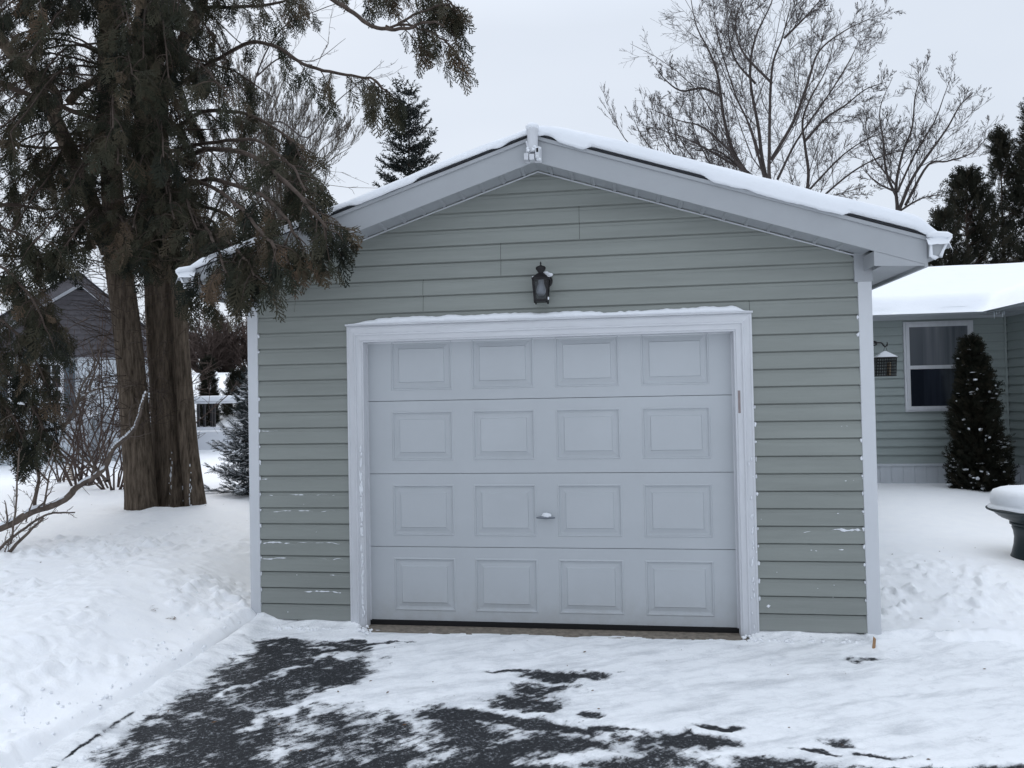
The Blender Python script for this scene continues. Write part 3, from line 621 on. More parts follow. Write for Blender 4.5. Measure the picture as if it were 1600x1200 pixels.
for k in range(60):
    z = random.uniform(.05, 1.3)**1.0; mb.blob((OX0+.092+random.gauss(0, .004), -.026, z), (.007, .006, random.uniform(.008, .03)), k, 6, 5, .4)
for k in range(9):
    xx = random.choice((random.uniform(-2.1, -1.46), random.uniform(1.45, 2.08))); mb.blob((xx, -.020, random.uniform(.02, .9)), (random.uniform(.002, .007), .004, .003), k, 5, 4, .4)
for k in range(26): mb.blob((1.42-.03+random.gauss(0, .008), -.032, random.uniform(0, 1.2)), (.005, .004, random.uniform(.006, .02)), k+9, 6, 5, .4)
mb.build('frozen_snow', M['snow_soft'], gar, True)['kind'] = 'stuff'
# small chunks at the base of the wall
mb = MB()
for k in range(240):
    xx = random.choice((random.uniform(-2.1, -1.25), random.uniform(1.3, 2.15))); y_ = random.uniform(-.14, -.03) if abs(xx) > 1.3 else random.uniform(-.2, -.07)
    r = random.uniform(.004, .016); mb.blob((xx, y_, DZ+.012+r*.5), (r, r*.9, r*.7), k, 6, 5, .4)
for k in range(260):
    d_ = abs(random.gauss(0, .30)); yy_ = random.uniform(-2.3, -.05); xx = -2.02-d_+.05
    r = random.choice((.4, .5, .6, .8, 1.0))*random.uniform(.004, .016); mb.blob((xx, yy_, max(gz(xx, yy_), DZ+.01)+r*.35), (r, r*.9, r*.75), k, 6, 5, .45)
o = mb.build('snow_crumbs', M['snow'], None, True); tag(o, 'loose crumbs of snow along the wall foot and the bank', kind='stuff')

# ------------------------------------------------------------------ lantern on the front wall
LX, LY, LZ = .001, -.105, 2.262
lan = thing('wall_lantern', (LX, -.018, 2.4), 'black wall lantern with a milky bulb fixed above the garage door', 'lantern')
hw = .047
mb = MB()
for sx in (-1, 1):
    for sy in (-1, 1):
        k = .9
        mb.hexa([(LX+sx*hw*k+q, LY+sy*hw*k+r, LZ+.02) for q, r in ((-.006, -.006), (.006, -.006), (.006, .006), (-.006, .006))], [(LX+sx*(hw+.006)+q, LY+sy*(hw+.006)+r, LZ+.165) for q, r in ((-.006, -.006), (.006, -.006), (.006, .006), (-.006, .006))])
        mb.blob((LX+sx*hw*.9, LY+sy*hw*.9, LZ+.004), (.007, .007, .008), 1, 8, 6, 0)
mb.box(LX-hw-.002, LX+hw+.002, LY-hw-.002, LY+hw+.002, LZ+.008, LZ+.024)
mb.box(LX-hw-.013, LX+hw+.013, LY-hw-.013, LY+hw+.013, LZ+.160, LZ+.172)
mb.hexa([(LX-hw-.009, LY-hw-.009, LZ+.172), (LX+hw+.009, LY-hw-.009, LZ+.172), (LX+hw+.009, LY+hw+.009, LZ+.172), (LX-hw-.009, LY+hw+.009, LZ+.172)], [(LX-.022, LY-.022, LZ+.206), (LX+.022, LY-.022, LZ+.206), (LX+.022, LY+.022, LZ+.206), (LX-.022, LY+.022, LZ+.206)])
mb.build('cage', M['black'], lan, bevel=.001)
mb = MB(); mb.lathe([(.0, .2), (.022, .2), (.018, .212), (.034, .235), (.036, .246), (.028, .255), (.012, .26), (.004, .266), (.006, .276), (.0, .292)], (LX, LY, LZ), 16); mb.build('finial', M['black'], lan, True)
mb = MB(); mb.lathe([(0, -.034), (.03, -.032), (.05, -.026), (.055, -.018), (.055, -.004)], (LX+.02, 0, 2.425), 22, 'y')
mb.tube([(LX+.012, -.03, 2.425), (LX+.012, -.06, 2.45), (LX+.006, -.085, 2.47), (LX, LY, 2.475)], .011, 8); mb.build('wall_plate', M['black'], lan, True)
mb = MB(); mb.lathe([(0, -.085), (.02, -.082), (.033, -.062), (.034, -.045), (.026, -.015), (.021, .0), (.021, .03)], (LX, LY, LZ+.135), 18); mb.build('bulb', M['bulb'], lan, True)
mb = MB()
for a, b in (((-1, -1), (1, -1)), ((1, -1), (1, 1)), ((1, 1), (-1, 1)), ((-1, 1), (-1, -1))):
    g_ = lambda p, z: (LX+p[0]*hw*(.9 if z < .1 else 1.08), LY+p[1]*hw*(.9 if z < .1 else 1.08), LZ+z)
    mb.quad(g_(a, .024), g_(b, .024), g_(b, .162), g_(a, .162))
mb.build('glass_pane', M['glass'], lan)
mb = MB()
mb.blob((LX+.050, -.032, 2.468), (.03, .015, .016), 2, 10, 7, .2); mb.blob((LX+.03, -.03, 2.482), (.022, .014, .012), 5, 10, 7, .2)
for sx in (-1, 1): mb.blob((LX+sx*.04, LY-.03, LZ+.178), (.022, .018, .007), 4+sx, 8, 6, .2)
mb.blob((LX, LY-.048, LZ+.173), (.055, .006, .004), 9, 10, 6, .2); mb.blob((LX+.05, LY-.04, LZ+.026), (.008, .01, .012), 9, 8, 6, .2)
mb.build('snow_cap', M['snow_soft'], lan, True)['kind'] = 'stuff'

# ------------------------------------------------------------------ white fixture at the peak
bx, by = GX-.006, FY-.03
fx = thing('gable_fixture', (bx, FY-.01, 3.2), 'white snow-capped pole bracket with a ragged lower clamp fixed at the peak of the gable', 'bracket')
mb = MB(); mb.lathe([(0, -.085), (.030, -.085), (.034, -.03), (.038, .05), (.041, .055), (.041, .075), (.0, .08)], (bx, by-.02, 3.34), 18); mb.build('socket_tube', M['trim'], fx, True)
mb = MB(); mb.box(bx-.05, bx+.055, FY-.022, FY-.001, 3.195, 3.30)
mb.box(bx-.058, bx-.028, by-.045, FY-.01, 3.20, 3.245); mb.box(bx+.018, bx+.048, by-.05, FY-.01, 3.205, 3.285); mb.box(bx-.022, bx+.012, by-.055, FY-.01, 3.195, 3.235)
mb.tube([(bx-.02, by-.03, 3.25), (bx-.042, by-.03, 3.33)], .008, 6); mb.tube([(bx+.03, by-.03, 3.27), (bx+.02, by-.03, 3.34)], .008, 6)
mb.build('clamp', M['trim'], fx, bevel=.003)
mb = MB(); mb.box(bx+.026, bx+.039, by-.052, by-.049, 3.245, 3.272); mb.build('clamp_slot', M['dark'], fx)
mb = MB(); mb.blob((bx, by-.02, 3.422), (.046, .046, .03), 2, 16, 10, .08)
for k in range(9): mb.blob((bx+random.uniform(-.055, .055), by-.045+random.uniform(-.008, .01), random.uniform(3.185, 3.29)), (.012, .008, .010), k, 7, 5, .4)
mb.build('snow_cap', M['snow_soft'], fx, True)['kind'] = 'stuff'

# ------------------------------------------------------------------ stake and scraps on the driveway
mb = MB(); x, y = 2.085, -.2; mb.hexa([(x-.008, y-.005, DZ-.01), (x+.010, y-.005, DZ-.01), (x+.010, y+.005, DZ-.01), (x-.008, y+.005, DZ-.01)], [(x+.0, y-.012, DZ+.085), (x+.014, y-.014, DZ+.07), (x+.016, y-.004, DZ+.075), (x+.002, y-.002, DZ+.088)])
o = mb.build('wooden_stake', M['wood'], None); tag(o, 'short split wooden stake poking out of the snow by the right corner post', 'stake')
mb = MB()
for k in range(130):
    if k < 50: x, y = random.uniform(-6, -2.2), random.uniform(-1.2, 3)
    elif k < 100: x, y = random.uniform(-1.9, 3.2), random.uniform(-2, -.2)
    else: x, y = random.uniform(2.4, 4.5), random.uniform(-.1, 2.5)
    r = random.uniform(.003, .011); z = max(gz(x, y), DZ+.012)+.006; a = random.uniform(0, 6.28)
    c, s = math.cos(a), math.sin(a)
    mb.add([(x+c*r*1.6, y+s*r*1.6, z+.002), (x-s*r*.5, y+c*r*.5, z+.004), (x-c*r*1.6, y-s*r*1.6, z+.001), (x+s*r*.5, y-c*r*.5, z)], [[0, 1, 2, 3]])
for px_, py_ in ((-2.63, -.55), (-2.5, -.56)):
    for q in range(7):
        a = random.uniform(0, 6.28); x, y = px_+random.uniform(-.03, .03), py_+random.uniform(-.03, .03); z = gz(x, y)+.008; r = .02
        mb.add([(x+math.cos(a)*r, y+math.sin(a)*r, z+.006), (x-math.sin(a)*r*.25, y+math.cos(a)*r*.25, z), (x-math.cos(a)*r, y-math.sin(a)*r, z)], [[0, 1, 2]])
o = mb.build('leaf_litter', M['leaf'], None); tag(o, 'scattered bits of dead leaf and twig on the snow', kind='stuff')

# ------------------------------------------------------------------ house on the right
HY = 5.6; CX = 5.755
hs = thing('house', (4.5, HY+1.5, .3), 'sage green sided house with white skirting and a thick snow blanket on its low roof', 'house')
HC = .1173
mb = MB(); siding(mb, lambda b, t: [(2.6, CX)], .605, 18, HY, HC, None, False); mb.build('front_wall', M['sage_house'], hs)
mb = MB()
prof = []
for c in range(18): b = .605+c*HC; prof += [(b, .002), (b, .025), (b+HC-.001, .002)]
V = [(CX+.02-d, yy, z) for z, d in prof for yy in (HY, 1.0)]
mb.add(V, [[2*k, 2*k+1, 2*k+3, 2*k+2] for k in range(len(prof)-1)]); mb.build('wing_wall', M['sage_house'], hs)
mb = MB(); mb.box(2.6, CX+.05, HY+.03, HY+.05, -.2, 2.8); mb.box(CX+.035, CX+.05, 1.0, HY+.04, -.2, 2.8); mb.box(2.55, 2.6, HY, HY+3, 0, 2.7); mb.build('backing_board', M['dark'], hs)
mb = MB(); mb.box(CX-.028, CX-.002, HY-.03, HY-.017, .6, 2.6); mb.build('corner_trim', M['sage_house'], hs)
mb = MB(); x = 2.6
while x < CX-.02:
    mb.box(x, min(x+.137, CX), HY-.012, HY+.01, .0, .57); mb.box(x+.137, min(x+.15, CX+.01), HY-.004, HY+.01, .0, .57); x += .15
y = 1.0
while y < HY-.03:
    mb.box(CX-.0, CX+.03, y, y+.137, .0, .57); y += .15
mb.box(2.6, CX, HY-.026, HY+.01, .571, .604); mb.box(CX-.012, CX+.02, 1.0, HY-.027, .571, .604); mb.build('skirting', M['skirt'], hs)
# window
WX0, WX1, WZ0, WZ1 = 4.44, 5.33, 1.315, 2.545
fm = MB()
for k, (o_, d) in enumerate(((0, .045), (.026, .06), (.05, .05))):
    e = (.026, .024, .022)[k]
    x0, x1, z0, z1 = WX0+o_, WX1-o_, WZ0+o_, WZ1-o_
    fm.box(x0, x0+e, HY-d, HY, z0, z1); fm.box(x1-e, x1, HY-d, HY, z0, z1); fm.box(x0+e, x1-e, HY-d+.0005, HY, z1-e, z1); fm.box(x0+e, x1-e, HY-d+.0005, HY, z0, z0+e)
ws = fm.build('window', M['trim'], hs)
mb = MB(); mb.box(WX0+.072, WX1-.072, HY-.046, HY-.012, 1.895, 1.945); mb.build('meeting_rail', M['trim'], ws, bevel=.003)
mb = MB(); mb.quad((WX0+.07, HY-.034, 1.945), (WX1-.07, HY-.034, 1.945), (WX1-.07, HY-.034, WZ1-.07), (WX0+.07, HY-.034, WZ1-.07)); mb.build('upper_pane', M['curtain'], ws)
mb = MB(); mb.quad((WX0+.07, HY-.032, WZ0+.07), (WX1-.07, HY-.032, WZ0+.07), (WX1-.07, HY-.032, 1.897), (WX0+.07, HY-.032, 1.897)); mb.build('lower_pane', M['curtain2'], ws)
# soffit, fascia, gutter
mb = MB(); mb.box(2.4, CX-.36, HY-.36, HY+.02, 2.615, 2.63); mb.box(CX-.38, CX+.03, 1.0, HY+.02, 2.616, 2.631)
for k in range(1, 5): mb.box(2.4, CX-.36, HY-.36+k*.07, HY-.355+k*.07, 2.609, 2.6155)
for k in range(1, 5): mb.box(CX-.38+k*.07, CX-.375+k*.07, 1.0, HY-.3, 2.609, 2.6155)
mb.box(2.6, CX-.02, HY-.03, HY-.018, 2.575, 2.614); mb.box(CX-.012, CX+.0, 1.0, HY-.03, 2.575, 2.614)
mb.build('soffit', M['house_trim'], hs)
mb = MB(); mb.box(2.4, CX-.39, HY-.39, HY-.361, 2.60, 2.70); mb.box(CX-.41, CX-.381, 1.0, HY-.361, 2.601, 2.702); mb.build('fascia', M['house_trim'], hs, bevel=.004)
gxs = np.arange(2.3, 14.0, .07); gys = np.concatenate([np.arange(1.0, 6.2, .05), np.arange(6.25, 12, .2)])
def roofh(x, y): return 2.76+np.minimum(np.maximum(0, np.maximum((y-(HY-.36))*.26, (x-(CX-.38))*.26)), .86)
# timber deck below the snow
X, Y = np.meshgrid(gxs, gys); 
din = np.minimum(np.maximum(Y-(HY-.42), X-(CX-.44)), 9)      # inside distance from the eave, + is on the roof
din = din+.05*(vn(X*1.6, Y*1.6, 51)-.5)
tk = .17*sstep(-.02, .30, din)**.5
Z = 2.65+np.clip(din-.06, 0, 3.4)*.28+tk*1.15+.03*(fbm(X*.9, Y*.9, 52)-.5)-.9*np.clip(din-3.4, 0, 9)*.26
Z = np.where(din < -.03, 2.612, Z)
keep = din > -.09
F = grid_faces(len(gxs), len(gys)); kf = keep.ravel()[F].all(1)
mb = MB(); mb.add([(2.3, HY-.36, 2.70), (CX-.38, HY-.36, 2.70), (14, HY+3.2, 3.6), (2.3, HY+3.2, 3.6)], [[0, 1, 2, 3]]); mb.add([(CX-.38, HY-.36, 2.7001), (CX-.38, 1.0, 2.70), (CX+3, 1.0, 3.6), (CX+3, HY+3.2, 3.6)], [[0, 1, 2, 3]]); rf = mb.build('roof', M['shingle'], hs)
np_mesh('roof_snow', np.stack([X, Y, Z], -1).reshape(-1, 3), F[kf], M['snow_soft'], rf, True)
for k, (xx, l) in enumerate(((5.43, .10), (5.46, .05), (5.49, .03), (5.53, .09), (5.55, .06), (4.9, .02))): mb = MB(); mb.tube([(xx, HY-.40, 2.625), (xx, HY-.40, 2.62-l*.5), (xx, HY-.40, 2.62-l)], [.008, .006, .001], 6); mb.build('icicle', M['ice'], hs, True)

# ------------------------------------------------------------------ bracket and suet feeder
bkx, bky, bkz = 2.41, .6, 1.962
br = thing('hook_bracket', (2.2, bky, bkz), 'black scrolled iron hook bracket on the right side wall of the garage', 'bracket')
mb = MB()
P = [(2.2, bky, 2.0), (2.30, bky, 2.0)]
th_ = np.linspace(-.5*math.pi, 1.7*math.pi, 18); mb.tube([(2.405+.022*math.cos(t), bky, 1.962+.015*math.sin(t)) for t in th_], .006, 6)
mb.tube([(2.2, bky, 1.962), (2.38, bky, 1.962), (2.43, bky, 1.966), (2.455, bky, 1.966), (2.468, bky, 1.958), (2.474, bky, 1.944), (2.484, bky, 1.937), (2.496, bky, 1.941), (2.501, bky, 1.955), (2.5, bky, 1.968)], .006, 7)
br_arm = mb.build('hook_arm', M['black'], br, True)
mb = MB(); mb.box(2.197, 2.206, bky-.015, bky+.015, 1.87, 2.09); mb.tube([(2.206, bky, 2.08), (2.37, bky, 2.075), (2.395, bky, 2.062), (2.398, bky, 2.03), (2.392, bky, 1.975)], [.006, .006, .006, .005, .004], 6); mb.build('wall_plate', M['black'], br)
fcx, fcz = 2.484, 1.72
fd = thing('suet_feeder', (fcx, bky, 1.93), 'black wire cage bird feeder with a snowy pitched cap hanging from the hook bracket', 'bird feeder')
q = .066
mb = MB(); mb.add([(fcx-.082, bky-.05, 1.853), (fcx+.082, bky-.05, 1.853), (fcx+.082, bky+.05, 1.853), (fcx-.082, bky+.05, 1.853), (fcx-.012, bky, 1.893), (fcx+.012, bky, 1.893)], [np.array([[0, 1, 5, 4], [2, 3, 4, 5], [0, 3, 2, 1]]), np.array([[1, 2, 5], [3, 0, 4]])]); mb.build('cap', M['black'], fd)
mb = MB(); mb.add([(fcx-.076, bky-.047, 1.857), (fcx+.074, bky-.047, 1.857), (fcx+.074, bky+.047, 1.857), (fcx-.076, bky+.047, 1.857), (fcx-.010, bky, 1.902), (fcx+.010, bky, 1.902)], [np.array([[0, 1, 5, 4], [2, 3, 4, 5]]), np.array([[1, 2, 5], [3, 0, 4]])]); mb.build('cap_snow', M['snow_soft'], fd)
mb = MB()
zt_, zb_ = 1.85, 1.718
sh = lambda z: -.006*(1.85-z)/.13
for i in range(9):
    x = fcx-q+2*q*i/8
    for yy in (bky-.035, bky+.035): mb.tube([(x, yy, zt_), (x-.008, yy, zb_)], .0032, 4)
for i in range(7):
    z = zb_+(zt_-zb_)*i/6
    for yy in (bky-.035, bky+.035): mb.tube([(fcx-q-.004, yy, z), (fcx+q-.004, yy, z)], .0032, 4)
    for xx in (fcx-q-.004, fcx+q-.004): mb.tube([(xx, bky-.035, z), (xx, bky+.035, z)], .0032, 4)
for i in range(4):
    for xx in (fcx-q, fcx+q): mb.tube([(xx, bky-.035+.07*i/3, zt_), (xx-.008, bky-.035+.07*i/3, zb_)], .0032, 4)
mb.box(fcx-q-.008, fcx+q-.006, bky-.036, bky+.036, zb_-.003, zb_+.003); mb.build('wire_cage', M['black'], fd)
mb = MB(); mb.box(fcx+.012, fcx+.036, bky-.02, bky+.02, zb_+.003, zb_+.1); mb.build('suet_block', M['suet'], fd, bevel=.004)
mb = MB(); mb.tube([(fcx-.018, bky, 1.875), (fcx-.002, bky, 1.938), (fcx+.003, bky, 1.941), (fcx+.022, bky, 1.878)], .0016, 4); mb.build('hanger', M['black'], fd)

# ------------------------------------------------------------------ bird bath
def ground_hit(px, py, y0=0.2):
    y = y0
    while y < 40:
        p = at(px, py, y)
        if p[2] <= gz(p[0], y): return p
        y += .02
    return p
ux, uy = [float(v) for v in ground_hit(1618, 872)[:2]]; uz = gz(ux, uy)-.03
bb = thing('bird_bath', (ux, uy, uz), 'dark green pedestal bird bath heaped with snow beside the house', 'bird bath')
mb = MB(); mb.lathe([(.0, 0), (.175, 0), (.178, .03), (.165, .07), (.15, .14), (.145, .2), (.152, .25), (.162, .28), (.158, .30)], (ux, uy, uz), 28); mb.build('pedestal', M['urn'], bb, True)
mb = MB(); mb.lathe([(.158, .30), (.176, .305), (.176, .325), (.17, .33), (.195, .345), (.235, .36), (.27, .385), (.30, .41), (.342, .425), (.345, .437), (.33, .44), (.0, .42)], (ux, uy, uz), 32); mb.build('bowl', M['urn'], bb, True)
mb = MB(); mb.lathe([(.33, .438), (.322, .46), (.305, .475), (.313, .50), (.308, .55), (.285, .59), (.23, .615), (.12, .63), (.0, .632)], (ux, uy, uz), 32)
v = mb.v[0]; rr = np.hypot(v[:, 0]-ux, v[:, 1]-uy); an = np.arctan2(v[:, 1]-uy, v[:, 0]-ux)
k = 1+.05*(fbm(an*1.5+5, v[:, 2]*9, 3)-.5); v[:, 0] = ux+(v[:, 0]-ux)*k; v[:, 1] = uy+(v[:, 1]-uy)*k; v[:, 2] += .03*(fbm(v[:, 0]*6, v[:, 1]*6, 6)-.5)
mb.build('snow_heap', M['snow_soft'], bb, True)

# ------------------------------------------------------------------ neighbour's house on the left
NY = 0.0; NA = math.radians(33); NO = at(228, 600, 10.0); NX, NN = np.array([math.cos(NA), math.sin(NA), 0]), np.array([-math.sin(NA), math.cos(NA), 0])
def nl(px, py, _=0):
    # the ray's hit on the turned front wall, in the house's own axes
    d = at(px, py, 10.0)-CAM_P; t = np.dot(NO-CAM_P, NN)/np.dot(d, NN); p = CAM_P+d*t
    return np.array([np.dot(p-NO, NX), 0.0, p[2]])
nb = thing('neighbour_house', (0, 0, 0), 'white sided bungalow with a grey shingled gable seen between the cedar trunks', 'house')
ap = nl(126, 449); pr_ = nl(226, 530); sl = (ap[2]-pr_[2])/(pr_[0]-ap[0]); wxr = float(nl(226, 600)[0])+.15
wxl = 2*ap[0]-wxr-1.2; nz0 = .2; ez = float(nl(120, 556)[2])
def nclip(z): k = (ap[2]+.0-z)/sl; return ap[0]-k*1.25, ap[0]+k
mb = MB(); n_ = int((ez-nz0)/.13); siding(mb, lambda b, t: [(wxl, wxr)], nz0, n_, NY, (ez-nz0)/n_, None, False); mb.build('lower_wall', M['nb_white'], nb)
mb = MB(); ng = 14; siding(mb, lambda b, t: [(wxl-.2, wxr+.1)], ez+.03, ng, NY-.03, (ap[2]-ez)/ng, nclip, False); mb.build('gable', M['nb_gable'], nb); mb = MB(); mb.prism([(wxl+.1, nz0), (wxr-.06, nz0), (wxr-.06, ez), (ap[0], ap[2]-.03), (wxl+.1, ez)], NY+.015, NY+.03); mb.build('backing_board', M['dark'], nb)
mb = MB(); mb.box(wxl-.2, wxr+.1, NY-.06, NY+.05, ez-.03, ez+.03); mb.build('frieze_board', M['nb_gable'], nb)
for xa in (wxl, wxr-.05): mb = MB(); mb.box(xa, xa+.05, NY+.02, NY+7, 0, ez); mb.build('side_wall', M['nb_white'], nb)
for s in (-1, 1):
    mb = MB(); k = sl if s > 0 else sl/1.25; xe = wxr+.35 if s > 0 else wxl-.5
    P0 = lambda x, y, dz: (x, y, ap[2]+.02+dz-k*abs(x-ap[0]))
    mb.hexa([P0(ap[0], NY-.42, 0), P0(xe, NY-.42, 0), P0(xe, NY-.38, 0), P0(ap[0], NY-.38, 0)], [P0(ap[0], NY-.42, .22), P0(xe, NY-.42, .22), P0(xe, NY-.38, .22), P0(ap[0], NY-.38, .22)])
    mb.build('rake_board', M['nb_gable'], nb)
    mb = MB(); mb.hexa([P0(ap[0], NY-.38, .0), P0(xe, NY-.38, .0), P0(xe, NY+.0, .0), P0(ap[0], NY+.0, .0)], [P0(ap[0], NY-.38, .05), P0(xe, NY-.38, .05), P0(xe, NY, .05), P0(ap[0], NY, .05)]); mb.build('rake_soffit', M['nb_frame'], nb)
    mb = MB(); mb.hexa([P0(ap[0], NY-.46, .23), P0(xe, NY-.46, .23), P0(xe, NY+7, .23), P0(ap[0], NY+7, .23)], [P0(ap[0], NY-.46, .27), P0(xe, NY-.46, .27), P0(xe, NY+7, .27), P0(ap[0], NY+7, .27)]); r_ = mb.build('roof', M['shingle'], nb)
    mb = MB(); mb.hexa([P0(ap[0], NY-.4, .275), P0(xe, NY-.4, .275), P0(xe, NY+7, .275), P0(ap[0], NY+7, .275)], [P0(ap[0], NY-.36, .30), P0(xe, NY-.36, .30), P0(xe, NY+7, .30), P0(ap[0], NY+7, .30)]); mb.build('roof_snow', M['snow_soft'], r_)
def sash(px0, px1, py0, py1):
    a, b = nl(px0, py1), nl(px1, py0); x0, x1, z0, z1 = a[0], b[0], a[2], b[2]; e = .06
    m_ = MB(); m_.box(x0, x0+e, NY-.07, NY, z0, z1); m_.box(x1-e, x1, NY-.07, NY, z0, z1); m_.box(x0+e, x1-e, NY-.069, NY, z1-e, z1); m_.box(x0+e, x1-e, NY-.069, NY, z0, z0+e); m_.box(x0+e, x1-e, NY-.068, NY, (z0+z1)/2-.03, (z0+z1)/2+.03)
    m_.box((x0+x1)/2-.012, (x0+x1)/2+.012, NY-.06, NY, z0+e, z1-e)
    for q in (.25, .75): m_.box(x0+e, x1-e, NY-.059, NY, z0+(z1-z0)*q-.012, z0+(z1-z0)*q+.012)
    wn = m_.build('window', M['nb_frame'], nb)
    m_ = MB(); m_.quad((x0+e, NY-.03, z0+e), (x1-e, NY-.03, z0+e), (x1-e, NY-.03, z1-e), (x0+e, NY-.03, z1-e)); m_.build('pane', M['pane'], wn)
    return x0, x1, z0, z1
x0, x1, z0, z1 = sash(62, 100, 566, 650); mb = MB(); mb.box(x1+.02, x1+.20, NY-.06, NY-.018, z0-.05, z1); mb.build('shutter', M['shutter'], nb)
x0, x1, z0, z1 = sash(14, 52, 566, 650)
mb = MB(); mb.box(x0-.2, x0-.02, NY-.06, NY-.018, z0-.05, z1); mb.build('shutter', M['shutter'], nb)
a = nl(142, 650); mb = MB(); mb.box(a[0]-.03, a[0]+.03, NY-.12, NY-.06, .3, a[2]); mb.tube([(a[0]+.11, NY-.09, .3), (a[0]+.11, NY-.09, a[2]+.2)], .025, 8); mb.box(a[0]+.16, a[0]+.34, NY-.16, NY-.04, a[2]-.35, a[2]-.02); mt = mb.build('utility_meter', M['meter'], nb)
mb = MB(); mb.blob((a[0]+.0, NY-.11, a[2]+.05), (.16, .09, .09), 3, 10, 8, .15); mb.build('meter_snow', M['snow_soft'], mt, True)
for c_ in nb.children: c_.matrix_parent_inverse = Matrix.Identity(4)
nb.location = (NO[0], NO[1], 0); nb.rotation_euler = (0, 0, NA)
# tan spiral ornament standing in the snow
a = at(108, 737, 5.6); az = gz(a[0], 5.6); t = np.linspace(0, 1, 140)
mb = MB(); mb.tube(np.stack([a[0]+.07*np.cos(t*44)*(1.05-.75*t), 5.6+.07*np.sin(t*44)*(1.05-.75*t), az+.0+.27*t], -1), .010, 6)
o = mb.build('spiral_ornament', M['tan'], None, True); tag(o, 'tan coiled cone ornament in the snow before the white house', 'ornament')
# deck rail behind the cedars
rl = thing('deck_rail', (-8.6, 11.5, .6), 'white deck rail with dark balusters and snow along its top, behind the cedars', 'railing')
a, b = at(298, 628, 11.5), at(352, 668, 11.5)
mb = MB(); mb.box(a[0]-1, b[0]+.8, 11.45, 11.55, b[2]-.06, b[2]+.02); mb.box(a[0]-1, b[0]+.8, 11.46, 11.54, .2, b[2]-.1); mb.box(a[0]-1, b[0]+.8, 11.45, 11.55, a[2]-.05, a[2]); mb.build('rail_board', M['nb_frame'], rl)
for px_ in (310, 319.5, 330.5, 335): c = at(px_, 650, 11.5); mb = MB(); mb.box(c[0]-.022, c[0]+.022, 11.47, 11.53, b[2]+.02, a[2]-.05); mb.build('baluster', M['black'], rl)
mb = MB(); mb.box(a[0]-1, b[0]+.8, 11.42, 11.58, a[2]+.001, a[2]+.14); mb.build('rail_snow', M['snow_soft'], rl, bevel=.05)

# ------------------------------------------------------------------ plant kit
def ribbon(V, F, a, b, wa, wb, nrm=(0, 0, 1)):
    a = np.asarray(a, float); b = np.asarray(b, float); d = b-a; s = np.cross(nrm, d); s /= np.linalg.norm(s)+1e-9
    k = len(V); V += [a-s*wa, a+s*wa, b+s*wb, b-s*wb]; F.append([k, k+1, k+2, k+3])
def frond(seed, nodes=8, sub=True, wd=.017, ang=.68):
    r = random.Random(seed); V, F = [], []
    p = np.zeros(3); pts = []
    for i in range(7): pts.append(np.array([i/6, .03*math.sin(i*1.3+seed), -.10*(i/6)**2]))
    for i in range(6): ribbon(V, F, pts[i], pts[i+1], wd*.8, wd*.7)
    f = lambda t: pts[min(5, int(t*6))]*(1-(t*6-min(5, int(t*6))))+pts[min(5, int(t*6))+1]*(t*6-min(5, int(t*6)))
    for i in range(nodes):
        t = .06+.88*i/(nodes-1)
        for s in (-1, 1):
            t2 = min(.98, t+(.05 if s > 0 else 0)); L = (.40*(1-t2)**.6+.09)*r.uniform(.75, 1.15); a = ang*r.uniform(.8, 1.2); zz = r.uniform(-.16, .16)
            q = f(t2); e = q+L*np.array([math.cos(a), s*math.sin(a), zz-.1])
            ribbon(V, F, q, e, wd, wd*.65)
            if sub:
                for k in sub:
                    for s2 in (-1, 1):
                        if r.random() < .3: continue
                        l2 = L*(.42-.25*k+.12)*r.uniform(.7, 1.2); a2 = a*s+s2*.62; q2 = q+(e-q)*k
                        ribbon(V, F, q2, q2+l2*np.array([math.cos(a2), math.sin(a2), zz]), wd*.8, wd*.5)
    return np.array(V), np.array(F)
FR = [frond(i, 7, (.5, .8), .021) for i in range(6)]; FR2 = [frond(20+i, 6, False, .03) for i in range(4)]
class Leaves:
    """many small leafy pieces gathered into one mesh"""
    def __init__(s, tm): s.tm = tm; s.it = [[] for _ in tm]
    def add(s, p, ax, nrm, sc, tint):
        s.it[random.randrange(len(s.tm))].append((p, ax, nrm, sc, tint))
    def build(s, name, m, parent):
        VV, FF, TT, n = [], [], [], 0
        for (V, F), it in zip(s.tm, s.it):
            if not it: continue
            P = np.array([i[0] for i in it]); A = np.array([i[1] for i in it], float); U = np.array([i[2] for i in it], float); sc = np.array([i[3] for i in it]); t = np.array([i[4] for i in it])
            A /= np.linalg.norm(A, axis=1, keepdims=True)+1e-9; B = np.cross(U, A); B /= np.linalg.norm(B, axis=1, keepdims=True)+1e-9; C = np.cross(A, B)
            W = P[:, None, :]+sc[:, None, None]*(V[None, :, 0, None]*A[:, None, :]+V[None, :, 1, None]*B[:, None, :]+V[None, :, 2, None]*C[:, None, :])
            k = len(it); VV.append(W.reshape(-1, 3)); FF.append((F[None]+(np.arange(k)*len(V))[:, None, None]).reshape(-1, 4)+n); TT.append(np.repeat(t, len(V))); n += k*len(V)
        return np_mesh(name, np.concatenate(VV), [np.concatenate(FF)], m, parent, False, np.concatenate(TT))
def rv(a=1.0): return np.array([random.uniform(-a, a) for _ in range(3)])
def unit(v): v = np.asarray(v, float); return v/(np.linalg.norm(v)+1e-9)
def smooth_path(P, n=6):
    """Catmull-Rom through the points"""
    P = [np.asarray(p, float) for p in P]; Q = [2*P[0]-P[1]]+P+[2*P[-1]-P[-2]]; out = []
    for i in range(1, len(Q)-2):
        for k in range(n):
            t = k/n; a, b, c, d = Q[i-1:i+3]
            out.append(.5*((2*b)+(-a+c)*t+(2*a-5*b+4*c-d)*t*t+(-a+3*b-3*c+d)*t**3))
    out.append(P[-1]); return np.array(out)
